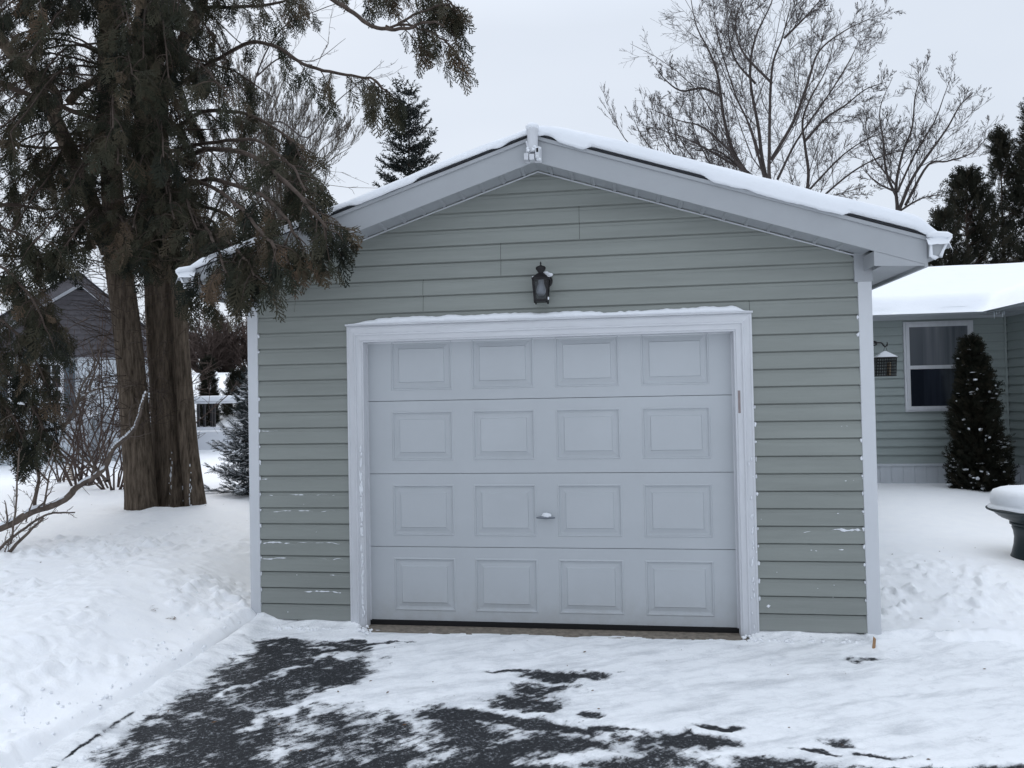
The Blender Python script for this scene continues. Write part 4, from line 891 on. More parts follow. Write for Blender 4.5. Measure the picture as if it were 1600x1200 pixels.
def sub_twigs(mb, P, R, lev, ratio=.55, n=7, ang=.75, up=.25, wob=.16, t0=.2, rmin=.003, dens=1.0, kink=.5, on_tip=None):
    """recursive bare side branches along a limb"""
    L = np.sum(np.linalg.norm(np.diff(P, axis=0), axis=1)); m = len(P)
    for k in range(n):
        t = t0+(1-t0)*(k+random.random())/n; i = min(m-2, int(t*(m-1))); d = unit(P[i+1]-P[i])
        s = unit(np.cross(d, rv())); a = ang*random.uniform(.6, 1.3); dd = unit(d*math.cos(a)+s*math.sin(a))
        l = L*ratio*(1.05-.75*t)*random.uniform(.6, 1.25); ns = 5 if lev > 0 else 4
        p = P[i].copy(); pts = [p.copy()]
        for q in range(ns):
            dd = unit(dd+rv(wob)+np.array([0, 0, up*.35])); p = p+dd*l/ns; pts.append(p.copy())
        r0 = max(rmin, R[i]*.36); rr = np.linspace(r0, max(rmin*.7, r0*.3), ns+1)
        pts = np.array(pts); mb.tube(pts, rr, 5 if r0 > .02 else 3, cap=False)
        if on_tip and lev == 0: on_tip(pts)
        if lev > 0: sub_twigs(mb, pts, rr, lev-1, ratio*random.uniform(.95, 1.1), max(3, int(n*.8)), ang, up, wob, .12, rmin, dens, kink, on_tip)
def bare_tree(name, label, group, Y, limbs, base, r0, m, lev=2, n=8, ratio=.5, ang=.7, up=.25, rmin=.005, wob=.2, tr=None):
    """limbs: pixel polylines at depth Y (with depth offsets) turned into world limbs"""
    b = at(base[0], base[1], Y); z = gz(b[0], Y)
    t = thing(name, (b[0], Y, z), label, 'tree', group)
    mb = MB(); P = smooth_path([(b[0], Y, z-.1), (b[0]+.05, Y, (z+b[2])*.5), b], 5); mb.tube(P, np.linspace(r0*1.15, r0*.9, len(P)), 12); mb.build('trunk', m, t, True)
    mb = MB()
    for l in limbs:
        pts = [at(x, y, Y+dy) for x, y, dy in l[1]]; P = smooth_path(pts, 5); R = np.linspace(l[0]*r0, max(rmin, l[0]*r0*.16), len(P)); mb.tube(P, R, 7, cap=False)
        sub_twigs(mb, P, R, lev, ratio, n, ang, up, wob, .10, rmin)
    mb.build('branches', m, t, True)
    return t
def taper_trunk(mb, path, rad, n=36, lobes=3, lob=.08, seed=0, ridge=.07):
    P = smooth_path(path, 8); R = np.interp(np.linspace(0, 1, len(P)), np.linspace(0, 1, len(rad)), rad)
    th = np.arange(n)*2*math.pi/n; m = len(P); V = []
    for i, (p, r) in enumerate(zip(P, R)):
        h = p[2]
        rr = r*(1+lob*np.cos(lobes*th+seed+.25*h)+ridge*(vn(th*n/4.2, np.full(n, h*.8), seed)-.5)*2+.03*(vn(th*3, np.full(n, h*1.5), seed+3)-.5))
        rr = rr*(1+.07*math.exp(-max(0, h-P[0][2]-.15)/.12))
        V.append(np.stack([p[0]+rr*np.cos(th), p[1]+rr*np.sin(th), np.full(n, p[2])], -1))
    i = np.arange(m-1)[:, None]*n; k = np.arange(n)[None, :]; k2 = (k+1) % n
    mb.add(np.concatenate(V), np.stack([i+k, i+k2, i+n+k2, i+n+k], -1).reshape(-1, 4)); return P, R

# ------------------------------------------------------------------ the two old cedars on the left
def dress(P, R, lv, mt, dens=1.0, hang=.7, spr=.19, t0=.25, tlen=.5, bias=.5):
    """drooping twigs and flat sprays along a limb"""
    L = np.sum(np.linalg.norm(np.diff(P, axis=0), axis=1)); m = len(P); n = max(3, int(L*6.5*dens))
    for k in range(n):
        t = t0+(1-t0)*((k+random.random())/n)**.8; i = min(m-2, int(t*(m-1))); f = t*(m-1)-i; p = P[i]*(1-f)+P[i+1]*f; d = unit(P[i+1]-P[i])
        s = unit(np.cross(d, (0, 0, 1)))*random.choice((-1, 1)); dd = unit(d*random.uniform(.2, 1)+s*random.uniform(.15, 1)+np.array([0, 0, random.uniform(-.7, .35)]))
        l = tlen*random.uniform(.4, 1.15)*(1.1-.5*t); pts = [p]; q = p.copy(); ns = 5
        for j in range(ns):
            dd = unit(dd+np.array([0, 0, -.18*hang-.1*j*hang])+rv(.12)); q = q+dd*l/ns; pts.append(q.copy())
        pts = np.array(pts); mt.tube(pts, np.linspace(.006, .002, len(pts)), 3, cap=False)
        tb = random.gauss(bias, .2)
        for j in range(1, ns+1):
            for rep in range(1 if j < ns else 2):
                if random.random() < .10: continue
                a = unit(unit(pts[j]-pts[j-1])*.6+rv(.55)+np.array([0, 0, -.9*hang])); lv.add(pts[j]-rv(.01), a, unit(rv()+np.array([0, -.3, .4])), spr*random.uniform(.55, 1.25), min(1, max(0, tb+random.gauss(0, .14))))
def limb(mb, lv, pts, r0, dens=1.0, t0=.25, hang=.7, spr=.19, tlen=.5, bare=0, bias=.5):
    P = smooth_path([at(*p) for p in pts], 6); P = P+np.cumsum(np.random.default_rng(int(abs(pts[0][0]*7+pts[0][1]*3)) % 9999).normal(0, .006, P.shape), 0)
    R = np.linspace(r0, .006, len(P)); mb.tube(P, R, 7, cap=False)
    if dens: dress(P, R, lv, mb, dens, hang, spr, t0, tlen, bias)
    if dens: sub_twigs(mb, P, R*.5, 1, .26, 6, .9, -.15, .3, .1, .0016)
    if bare: sub_twigs(mb, P, R, 1, .28, bare, .9, .1, .25, .05, .003)
    return P
def twiggy(mb, trunkP, n, zlo, zhi, rad, sd=1):
    """dead brown twigs on the lower stem"""
    for k in range(n):
        i = random.randrange(len(trunkP)); p = trunkP[i]
        if not zlo < p[2] < zhi: continue
        a = random.uniform(0, 6.28); d = unit(np.array([math.cos(a), math.sin(a)-.5, random.uniform(-.1, .7)])); q = p+np.array([d[0]*rad, d[1]*rad, 0]); pts = [q]
        l = random.uniform(.25, .9)
        for j in range(5): d = unit(d+rv(.3)+np.array([0, 0, -.05])); q = q+d*l/5; pts.append(q.copy())
        pts = np.array(pts); R = np.linspace(.005, .002, 6); mb.tube(pts, R, 3, cap=False); sub_twigs(mb, pts, R, 0, .45, 5, .8, 0, .3, .2, .0018)
c1 = at(221, 800, 2.62); g1 = gz(c1[0], 2.62)
ced1 = thing('cedar_tree', (c1[0], 2.62, g1), 'slimmer left-hand old cedar trunk with forked top rising from a snow mound', 'tree', 'old cedars beside the garage')
mb = MB(); path = [(c1[0], 2.62, g1-.2)]+[at(px, py, 2.62) for px, py in ((221, 790), (215, 700), (207, 600), (197, 500), (186, 420), (178, 350))]
P1, R1 = taper_trunk(mb, path, [.19, .18, .165, .155, .15, .15, .155, .145], 36, 2, .04, 1, .045)
pa, _ = taper_trunk(mb, [at(180, 385, 2.62), at(176, 300, 2.6), at(172, 200, 2.6), at(168, 100, 2.6), at(172, 0, 2.6), at(176, -200, 2.6), at(180, -500, 2.6)], [.12, .11, .10, .095, .09, .07, .03], 20, 2, .05, 4)
pb = smooth_path([at(172, 395, 2.6), at(140, 310, 2.5), at(108, 235, 2.4), at(75, 165, 2.35), at(40, 110, 2.3), at(0, 60, 2.2), at(-70, -40, 2.2)], 6); mb.tube(pb, np.linspace(.10, .05, len(pb)), 12)
pc = smooth_path([at(108, 160, 2.4), at(125, 140, 2.5), at(160, 118, 2.6)], 6); mb.tube(pc, np.linspace(.05, .035, len(pc)), 9)
pd = smooth_path([at(85, 190, 2.4), at(90, 150, 2.2), at(50, 110, 2), at(0, 70, 1.8), at(-60, 40, 1.6)], 6); mb.tube(pd, np.linspace(.05, .03, len(pd)), 9)
mb.build('trunk', M['bark'], ced1, True)
c2 = at(285, 797, 2.95); g2 = gz(c2[0], 2.95)
ced2 = thing('cedar_tree', (c2[0], 2.95, g2), 'thick right-hand old cedar trunk of fused stems standing nearest the garage', 'tree', 'old cedars beside the garage')
mb = MB()
path = [(at(270, 800, 2.95)[0], 2.95, g2-.2)]+[at(px, py, 2.95) for px, py in ((271, 790), (264, 700), (258, 600), (252, 500), (249, 400), (242, 300), (236, 200), (230, 100), (234, 0), (236, -200), (240, -520))]
P2, R2 = taper_trunk(mb, path, [.195, .19, .175, .165, .165, .17, .18, .185, .18, .16, .12, .05], 40, 3, .07, 2, .05)
path = [(at(306, 800, 2.88)[0], 2.88, g2-.2)]+[at(px, py, 2.88) for px, py in ((305, 785), (295, 700), (288, 600), (281, 500), (275, 420), (265, 340))]
taper_trunk(mb, path, [.12, .115, .10, .09, .085, .08, .06], 28, 3, .06, 6, .05)
pe = smooth_path([at(250, 165, 2.9), at(268, 105, 2.8), at(288, 62, 2.7), at(308, 25, 2.6), at(325, -30, 2.5), at(345, -120, 2.4)], 6); mb.tube(pe, np.linspace(.085, .045, len(pe)), 10)
mb.build('trunk', M['bark'], ced2, True)
lvA, mbA, lvB, mbB = Leaves(FR), MB(), Leaves(FR), MB()
# limbs read from the photograph: (pixel x, pixel y, depth)
B_L = [
 ([(262, 262, 2.9), (320, 232, 1.8), (390, 240, .6), (450, 285, -.3), (495, 335, -.8), (515, 365, -.9)], .03, .5, .3),
 ([(265, 300, 2.9), (330, 282, 1.7), (400, 300, .4), (445, 335, -.5), (470, 365, -.9)], .028, .42, .3),
 ([(265, 280, 2.9), (320, 290, 1.6), (375, 320, .3), (415, 370, -.6), (440, 395, -.9)], .024, .45, .3),
 ([(262, 240, 2.9), (330, 225, 1.9), (400, 225, .8), (450, 260, .0), (480, 300, -.5)], .024, .6, .3),
 ([(262, 330, 2.9), (330, 325, 1.6), (385, 355, .2), (415, 395, -.6)], .025, .45, .3),
 ([(270, 345, 2.8), (320, 340, 1.6), (350, 370, .4), (372, 410, -.5)], .022, .55, .3),
 ([(255, 210, 2.9), (320, 175, 2.4), (390, 180, 1.7), (450, 215, 1.1), (480, 250, .8)], .028, 1.0, .3),
 ([(250, 150, 2.9), (330, 95, 2.2), (400, 62, 1.6), (470, 95, 1.0), (525, 110, .6), (570, 112, .3), (592, 128, .2)], .024, .55, .35),
 ([(280, 340, 2.8), (310, 350, 1.2), (330, 385, -.1), (345, 425, -.7)], .02, .5, .3),
 ([(275, 360, 2.8), (330, 365, 1.0), (375, 400, -.3), (400, 440, -.8)], .02, .45, .35),
 ([(285, 370, 2.7), (300, 385, 1.4), (312, 415, .2), (320, 445, -.5)], .018, .4, .3),
 ([(245, 40, 2.9), (330, 10, 2.3), (400, 5, 1.6), (445, -5, 1.1), (500, -20, .8)], .024, .7, .3),
 ([(300, -120, 2.6), (420, -90, 1.6), (505, -18, .9), (560, 18, .5), (604, 40, .25), (650, 38, .1), (690, 25, .0), (712, 35, -.05)], .026, .0, .5),
 ([(604, 40, .25), (640, 45, .2), (672, 55, .15), (698, 70, .1)], .010, 1.9, .15),
 ([(620, 40, .2), (655, 20, .15), (690, 10, .1), (712, 12, .05)], .010, 1.9, .1),
 ([(560, -60, .6), (620, -40, .4), (670, -20, .2), (705, 0, .1)], .012, 1.7, .3),
 ([(470, -80, .9), (530, -60, .7), (590, -30, .5), (620, -12, .4)], .012, 1.0, .3),
 ([(255, 90, 2.9), (300, 90, 3.4), (360, 110, 3.6), (420, 150, 3.6)], .024, .8, .25),
 ([(325, -10, 2.5), (380, -40, 2.0), (440, -40, 1.4)], .02, .9, .2),
]
for pts, r, dn, t0 in B_L: limb(mbB, lvB, pts, r, dn, t0, .75, .17, .42, 0, .48)
random.seed(21)
for k in range(62):
    py = random.uniform(-380, 350); px = 240; ex = random.uniform(255, 440); r_ = random.uniform(0, 1)
    ey = py+random.uniform(10, 120); dz_ = random.uniform(-2.6, 1.6)
    if ex > 395 and ey > 130: ex = 385
    if ey > 400: ey = 380
    if py > -40 and ex > 330 and random.random() < .45: ex -= 70
    limb(mbB, lvB, [(px, py, 2.95), ((px+ex)/2, (py+ey)/2-random.uniform(20, 60), 2.95+dz_*.5), (ex, ey, 2.95+dz_)], .014, .62, .2, .8, .19, .46, 4 if k % 3 == 0 else 0, .42)
for k in range(92):
    py = random.uniform(-380, 345); ex = random.uniform(-90, 235); ey = py+random.uniform(-10, 130); dz_ = random.uniform(-2.4, 1.8)
    if ey > 395: ey = 380
    limb(mbA, lvA, [(178, py, 2.6), ((178+ex)/2, (py+ey)/2-random.uniform(20, 60), 2.6+dz_*.5), (ex, ey, 2.6+dz_)], .014, .55, .2, .8, .19, .46, 4 if k % 3 == 0 else 0, .42)
A_L = [
 ([(160, 380, 2.6), (110, 385, 2.0), (60, 410, 1.4), (10, 425, 1.0)], .022, .8, .3),
 ([(150, 385, 2.6), (90, 395, 2.2), (30, 398, 1.6), (-40, 395, 1.2)], .024, .7, .4),
 ([(165, 330, 2.6), (180, 330, 1.6), (190, 350, 1.0), (205, 385, .7)], .02, 1.2, .3),
 ([(170, 320, 2.6), (230, 310, 1.6), (250, 345, 1.0), (262, 390, .8)], .02, 1.1, .35),
 ([(170, 330, 2.6), (150, 330, 1.5), (120, 360, .9), (95, 400, .7)], .02, 1.1, .3),
]
for pts, r, dn, t0 in A_L: limb(mbA, lvA, pts, r, dn, t0, .8, .18, .45, 0, .42)
random.seed(77)
for k in range(14):
    sx = 178 if k % 2 else 240; py = -60+k*27; ex = sx+random.uniform(-75, 75); ey = py+random.uniform(50, 110)
    limb(*((mbA, lvA) if k % 2 else (mbB, lvB)), [(sx, py, 2.6), ((sx+ex)/2, (py+ey)/2-25, 1.7), (ex, min(ey, 380), .9+random.uniform(-.4, .4))], .014, .75, .3, .8, .18, .42, 0, .4)
twiggy(mbA, P1, 210, g1+.9, 4.4, .16); twiggy(mbB, P2, 230, g2+1.0, 4.6, .2)
# the long smooth branch crossing both trunks
limb(mbA, lvA, [(-60, 110, 1.2), (0, 133, 1.3), (70, 160, 1.5), (130, 180, 1.7), (190, 198, 1.9), (235, 206, 2.0), (290, 208, 2.0), (350, 200, 2.0)], .034, 0, .2, bare=6)
limb(mbA, lvA, [(-60, 215, 1.6), (0, 222, 1.8), (60, 226, 2.0), (120, 222, 2.2), (190, 216, 2.4)], .026, .3, .2)
limb(mbA, lvA, [(-60, 330, 1.4), (20, 325, 1.5), (80, 332, 1.8), (150, 322, 2.2)], .028, .5, .1)
mbA.build('branches', M['twig'], ced1); lvA.build('foliage', M['cedar_leaf'], ced1)
mbB.build('branches', M['twig'], ced2); lvB.build('foliage', M['cedar_leaf'], ced2)
# snow lodged in the bark at the foot of the thick trunk
mb = MB()
for k in range(60):
    px_ = random.choice((random.gauss(280, .8), random.gauss(292, .8), random.gauss(311, .9))); c = at(px_, 795-abs(random.gauss(0, 42)), 2.95)
    mb.blob((c[0], 2.95-math.sqrt(max(.0004, .195**2-(c[0]-float(at(268, 790, 2.95)[0]))**2)) if px_ < 292 else 2.88-math.sqrt(max(.0004, .118**2-(c[0]-float(at(304, 785, 2.88)[0]))**2)), c[2]), (random.uniform(.002, .0045), .008, random.uniform(.006, .022)), k, 6, 5, .4)
mb.build('bark_snow', M['snow_soft'], ced2, True)['kind'] = 'stuff'
# snow caught on a few sprays
mb = MB()
for px_, py_, Y_, a_ in ((275, 342, 1.2, .045), (266, 374, 1.0, .03), (33, 630, .6, .035)):
    c = at(px_, py_, Y_); q_ = [c+np.array([a_*(t-.5)*2, 0, -.3*a_*(t-.5)-.25*a_*(2*t-1)**2]) for t in np.linspace(0, 1, 6)]; mb.tube(q_, [.003, .010, .013, .012, .009, .002], 6)
mb.build('branch_snow', M['snow_soft'], ced1, True)['kind'] = 'stuff'
# third cedar, its trunk out of the picture
tx = at(-150, 800, 1.6); g3 = gz(tx[0], 1.6)
ced3 = thing('cedar_tree', (tx[0], 1.6, g3), 'cedar whose drooping sprays hang into the left edge over the bare shrub', 'tree', 'old cedars beside the garage')
mb = MB(); P3, _ = taper_trunk(mb, [(tx[0], 1.6, g3-.2)]+[at(-150-q*4, y_, 1.6) for q, y_ in enumerate((780, 600, 400, 200, 0, -300, -600))], [.2, .19, .17, .16, .14, .12, .08, .03], 24, 3, .06, 9); mb.build('trunk', M['bark'], ced3, True)
lv, mb = Leaves(FR), MB()
for pts, r, dn, t0 in (
 ([(-152, 470, 1.6), (-80, 455, 1.2), (-10, 490, .9), (40, 540, .7), (72, 600, .6)], .022, 1.3, .35),
 ([(-152, 560, 1.6), (-90, 540, 1.3), (-20, 560, .9), (30, 610, .7), (62, 670, .6)], .022, 1.4, .35),
 ([(-152, 600, 1.6), (-90, 590, 1.3), (-30, 610, .9), (10, 650, .7), (30, 700, .6)], .02, 1.3, .4),
 ([(-152, 420, 1.6), (-70, 400, 1.0), (0, 420, .6), (45, 470, .4), (70, 520, .3)], .02, 1.2, .35),
 ([(-152, 440, 1.6), (-60, 420, 1.5), (20, 440, 1.6), (70, 480, 1.7), (105, 520, 1.8)], .02, .9, .4),
 ([(-152, 360, 1.6), (-60, 340, 1.2), (20, 360, .9), (60, 400, .8)], .02, 1.0, .35)):
    limb(mb, lv, pts, r, dn, t0, .85, .17, .42, 0, .40)
for k in range(34):
    py = random.uniform(-500, 560); ex = random.uniform(-300, -20); ey = py+random.uniform(20, 120)
    limb(mb, lv, [(-155, py, 1.6), ((-155+ex)/2, (py+ey)/2-40, 1.6), (ex, ey, 1.6+random.uniform(-1.8, 1.8))], .02, .8, .25, .7, .18, .45, 0, .42)
mb.build('branches', M['twig'], ced3); lv.build('foliage', M['cedar_leaf'], ced3)

# ------------------------------------------------------------------ bare shrub by the left edge
sbx = at(-40, 860, .6); sh = thing('bare_shrub', (sbx[0], .6, gz(sbx[0], .6)), 'bare shrub with crooked grey stems, snow along one leaning stem, at the left edge', 'shrub')
mb = MB(); STEM = []
for pts, r in (
 ([(-95, 905, .45), (-80, 862, .45), (-45, 834, .5), (0, 826, .6), (50, 800, .7), (95, 784, .8), (125, 758, .9), (150, 743, .95), (165, 728, 1.0), (178, 700, 1.1), (196, 684, 1.2), (211, 668, 1.3), (220, 640, 1.35), (229, 612, 1.4)], (.040, .012)),
 ([(-40, 905, .2), (0, 877, .3), (37, 839, .4), (55, 822, .5), (68, 810, .5)], (.017, .008)),
 ([(-30, 890, .3), (0, 857, .4), (35, 828, .5), (70, 805, .6), (95, 801, .7), (118, 800, .8)], (.014, .006)),
 ([(-100, 900, .5), (-92, 790, .5), (-60, 705, .6), (20, 678, .7), (60, 673, .8), (95, 668, .9), (112, 650, 1.0), (122, 628, 1.1), (140, 612, 1.2), (160, 606, 1.4), (186, 602, 1.6)], (.026, .008)),
 ([(17, 850, .45), (24, 800, .45), (28, 740, .4), (30, 700, .4)], (.009, .005)),
 ([(53, 790, .75), (60, 752, .8), (56, 720, .85), (52, 700, .9), (62, 650, .9)], (.016, .008)),
 ([(168, 752, 1.2), (150, 735, 1.3), (120, 705, 1.4), (100, 680, 1.5), (92, 655, 1.6)], (.014, .006)),
 ([(68, 795, .7), (78, 740, .7), (90, 700, .8), (110, 640, .9)], (.008, .004)),
 ([(40, 815, .6), (55, 770, .5), (75, 730, .5), (85, 690, .5)], (.006, .003)),
 ([(112, 650, 1.0), (130, 600, 1.0), (150, 570, 1.1), (160, 530, 1.2)], (.010, .004)),
 ([(140, 612, 1.2), (148, 570, 1.3), (138, 530, 1.4)], (.008, .004)),
 ([(5, 870, .4), (20, 835, .3), (45, 800, .2)], (.005, .003))):
    P = smooth_path([at(*p) for p in pts], 6); P = P+.010*(np.stack([vn(np.arange(len(P))*.7, np.zeros(len(P)), q+int(pts[0][1])) for q in (1, 2, 3)], -1)-.5); R = np.linspace(r[0], r[1], len(P)); mb.tube(P, R, 9, cap=False); STEM.append((P, R))
    sub_twigs(mb, P, R, 1, .28, 9, .85, .25, .28, .1, .0022)
mb.build('stems', M['grey_bark'], sh, True)
mb = MB(); P, R = STEM[0]
i0, i1 = 15, 52
V = []
for i in range(i0, i1):
    k = (.4+vn(np.array([i*.55]), np.array([2.0]), 4)[0])*min(1, (i-i0)/3, (i1-1-i)/3); r = R[i]; c = P[i]+np.array([0, 0, r*.72])
    d = unit(P[i+1]-P[i]); s = unit(np.cross(d, (0, 0, 1)))
    for a in np.linspace(0, math.pi, 7): V.append(c+s*r*.85*k*math.cos(a)+np.array([0, 0, 1])*(r*.75*k*math.sin(a)-.004))
mb.add(V, grid_faces(7, i1-i0))
P, R = STEM[3]
for i in range(len(P)-16, len(P)-2, 2): mb.blob(P[i]+np.array([0, 0, R[i]]), (.016, .012, .009), i, 7, 5, .4)
P, R = STEM[0]
for i in range(52, len(P)-1): mb.blob(P[i]+np.array([-.003, 0, R[i]*.7]), (.014, .012, .022), i, 7, 5, .4)
mb.build('stem_snow', M['snow_soft'], sh, True)['kind'] = 'stuff'
# twiggy bush in front of the white house
def twig_bush(name, label, px, py, Y, h, n, m, spread=.9, lev=1, cnt=6, rmin=.004, r0=.014, group=None):
    c = at(px, py, Y); z = gz(c[0], Y); t = thing(name, (c[0], Y, z), label, 'shrub', group); mb = MB()
    for k in range(n):
        a = random.uniform(0, 6.28); d = unit(np.array([math.cos(a)*spread, math.sin(a)*spread, 1.2])); p = np.array([c[0]+math.cos(a)*.12, Y+math.sin(a)*.12, z-.05]); pts = [p.copy()]; l = h*random.uniform(.7, 1.15)
        for j in range(7): d = unit(d+rv(.22)); p = p+d*l/7; pts.append(p.copy())
        P = np.array(pts); R = np.linspace(r0, rmin, 8); mb.tube(P, R, 5, cap=False); sub_twigs(mb, P, R, lev, .42, cnt, .7, .15, .25, .25, rmin)
    mb.build('stems', m, t); return t
random.seed(5)
twig_bush('bare_shrub', 'spreading reddish twiggy bush growing in front of the white house wall', 180, 750, 4.6, 2.7, 18, M['bare_red'], .8, 1, 9)
twig_bush('bare_shrub', 'tall thin twiggy bush before the grey gable, left of the slimmer cedar', 128, 745, 5.0, 3.2, 14, M['bare_red'], .55, 1, 8)
twig_bush('bare_shrub', 'low twiggy bush under the left window of the white house', 95, 740, 5.5, 1.6, 9, M['bare_red'], .9, 1, 6)
# brown thicket on the rise behind the cedars
random.seed(9)
for k, (px_, Y_, h_, lb) in enumerate(((318, 19, 2.3, 'dense brown thicket of bare twigs just right of the thick cedar trunk'), (352, 20, 2.5, 'dense brown thicket of bare twigs above the snowy spruce'), (390, 19.5, 2.5, 'dense brown thicket of bare twigs partly hidden by the garage corner'))):
    twig_bush('bare_thicket', lb, px_, 600, Y_, h_, 46, M['bare_red'], .9, 1, 13, .009, .025, 'brown thickets behind the garden')

# ------------------------------------------------------------------ evergreens
def needle_twig(seed, n=26, w=.016, ln=.13):
    r = random.Random(seed); V, F = [], []
    ribbon(V, F, (0, 0, 0), (1, 0, 0), .02, .008); ribbon(V, F, (0, 0, 0), (1, 0, 0), .02, .008, (0, 1, 0))
    for i in range(n):
        t = .04+.96*i/n; a = r.uniform(0, 6.28); d = np.array([.75, math.cos(a), math.sin(a)])*ln*r.uniform(.8, 1.2)
        ribbon(V, F, (t, 0, 0), np.array([t, 0, 0])+d, w, w*.3, (r.uniform(-1, 1), r.uniform(-1, 1), r.uniform(-1, 1)))
    return np.array(V), np.array(F)
NT = [needle_twig(i) for i in range(4)]; NF = [needle_twig(9+i, 12, .05, .22) for i in range(3)]
def conifer(name, label, x, y, z0, H, Rb, m, tm, whorls, per, twl, dens=1.0, droop=.2, snow=0, tip=.6, r0=.05, upturn=.25, power=1.0, bare_tip=0, group=None, zlo=0.05):
    t = thing(name, (x, y, z0), label, 'tree', group); mb = MB(); lv = Leaves(tm); sn = MB()
    P = np.array([(x+.02*math.sin(q), y, z0-.1+(H+.1)*q/8) for q in range(9)]); mb.tube(P, np.linspace(r0, .006, 9), 8); mb.build('trunk', M['twig'], t, True); mb = MB()
    for k in range(whorls):
        f = zlo+(1-zlo-bare_tip)*k/(whorls-1); zz = z0+H*f; L0 = Rb*max(0., 1-f)**power+.03*H
        for q in range(per):
            a = 6.28*(q+random.random()*.8)/per+k*2.4; L = L0*random.uniform(.6, 1.12); d = unit(np.array([math.cos(a), math.sin(a), -droop*(1-f)+.35*f])); p = np.array([x, y, zz+random.uniform(-.03, .03)*H]); pts = [p.copy()]; ns = 6
            for j in range(ns): d = unit(d+np.array([0, 0, upturn*(j/ns)*.45])+rv(.06)); p = p+d*L/ns; pts.append(p.copy())
            P = np.array(pts); mb.tube(P, np.linspace(max(.006, L*.015), .003, ns+1), 3, cap=False)
            nt_ = max(2, int(L/twl*2.6*dens))
            for j in range(nt_):
                g = .12+.88*(j+random.random()*.6)/nt_; i = min(ns-1, int(g*ns)); e = g*ns-i; c = P[i]*(1-e)+P[i+1]*e; dd = unit(P[i+1]-P[i]); s = unit(np.cross(dd, (0, 0, 1)))
                for sg in (-1, 1):
                    ax = unit(dd*.75+s*sg*random.uniform(.4, .95)+np.array([0, 0, random.uniform(-.5, .5)])); l = twl*random.uniform(.6, 1.15)*(1.1-.45*g)
                    lv.add(c, ax, unit(rv()+np.array([0, 0, 1.5])), l, min(1, max(0, random.gauss(.5, .22))))
                    if snow and random.random() < snow:
                        V = []; up = np.array([0, 0, 1.0]); side = unit(np.cross(ax, up)); wl = l*random.uniform(.55, .9); w0 = random.uniform(.010, .020)
                        for i2, tt in enumerate(np.linspace(.1, 1, 5)):
                            kk = math.sin(math.pi*min(1, .15+tt*.85))**.6 if tt < 1 else .2; cc = c+ax*wl*tt+up*.008
                            for b in np.linspace(0, math.pi, 5): V.append(cc+side*w0*kk*math.cos(b)+up*(w0*.95*kk*math.sin(b)-.002))
                        sn.add(V, grid_faces(5, 5))
            lv.add(P[-2], P[-1]-P[-2], unit(rv()), twl*tip, .6)
    mb.build('branches', M['twig'], t); lv.build('needles', m, t)
    if snow: sn.build('branch_snow', M['snow_soft'], t, True)['kind'] = 'stuff'
    return t
random.seed(31)
s0 = at(398, 762, 4.4)
conifer('spruce_tree', 'small blue grey spruce dusted with snow, half hidden by the left garage corner', float(s0[0])+.12, 4.4, gz(s0[0], 4.4)-.05, 1.75, .80, M['blue_leaf'], NT, 16, 11, .22, 1.7, .12, .72, .8, .04, .55, .8)
s1 = at(637, 148, 15)
conifer('spruce_tree', 'dark spindly spruce rising behind the left slope of the garage roof', float(s1[0]), 15, .4, float(s1[2])-.4, 2.1, M['spruce_leaf'], NF, 38, 6, .36, 1.25, .15, 0, .7, .12, .5, .8, .0, zlo=.1)
# small far arborvitae
def arbor(name, label, x, y, z0, H, Rb, m, tm, n, sz, snow=0, group=None, pw=.75, lean=.0, hole=.0, seed=1, lump=.25, base_r=.75, thin=0, up=.9):
    """columnar evergreen: sprays through the volume of an uneven cone"""
    random.seed(seed); t = thing(name, (x, y, z0), label, 'tree', group); mb = MB(); lv = Leaves(tm); sn = MB()
    P = np.array([(x+lean*q/8, y, z0-.1+H*.95*q/8) for q in range(9)]); mb.tube(P, np.linspace(max(.02, Rb*.07), .008, 9), 8); tr = mb.build('trunk', M['twig'], t, True); mb = MB()
    for k in range(n):
        f = random.random()**(1.25); a = random.uniform(0, 6.28)
        prof_ = ((1-f)**pw)*(base_r+(1-base_r)*min(1, f*4)) if f > 0 else base_r
        lum = 1+lump*(2*vn(np.array([a*1.6+seed]), np.array([f*9+seed*3]), seed)[0]-1)
        r = Rb*prof_*lum*(random.random()**(.42) if not thin else random.random()**.7)
        if hole and vn(np.array([a*2.2+seed*2]), np.array([f*H*.9]), seed+9)[0] < hole*random.uniform(.7, 1.3): continue
        p = np.array([x+lean*f+r*math.cos(a), y+r*math.sin(a), z0+H*f*.97]); ax = unit(np.array([math.cos(a)*.8, math.sin(a)*.8, up])+rv(.55))
        lv.add(p, ax, unit(rv()), sz*random.uniform(.6, 1.3), min(1, max(0, random.gauss(.45, .25))))
        if k % 14 == 0: q0 = np.array([x+lean*f, y, p[2]-r*.4]); mb.tube([q0, (q0+p)/2+rv(.05*Rb), p], [.014*Rb+.004, .008*Rb+.003, .003], 3, cap=False)
        if snow and r > Rb*prof_*.72 and random.random() < snow*(1.25-f)*2.6*vn(np.array([a*1.4]), np.array([f*7]), 77)[0]**1.6: sn.blob(p+ax*sz*.5+np.array([0, 0, .01]), tuple(random.choice((.5, .7, .9, 1.5))*v for v in (random.uniform(.014, .036), random.uniform(.012, .026), random.uniform(.006, .014))), k, 7, 5, .45)
    mb.build('branches', M['twig'], t); lv.build('foliage', m, t)
    if snow: sn.build('foliage_snow', M['snow_soft'], t, True)['kind'] = 'stuff'
    return t
c = at(1533, 768, 4.85)
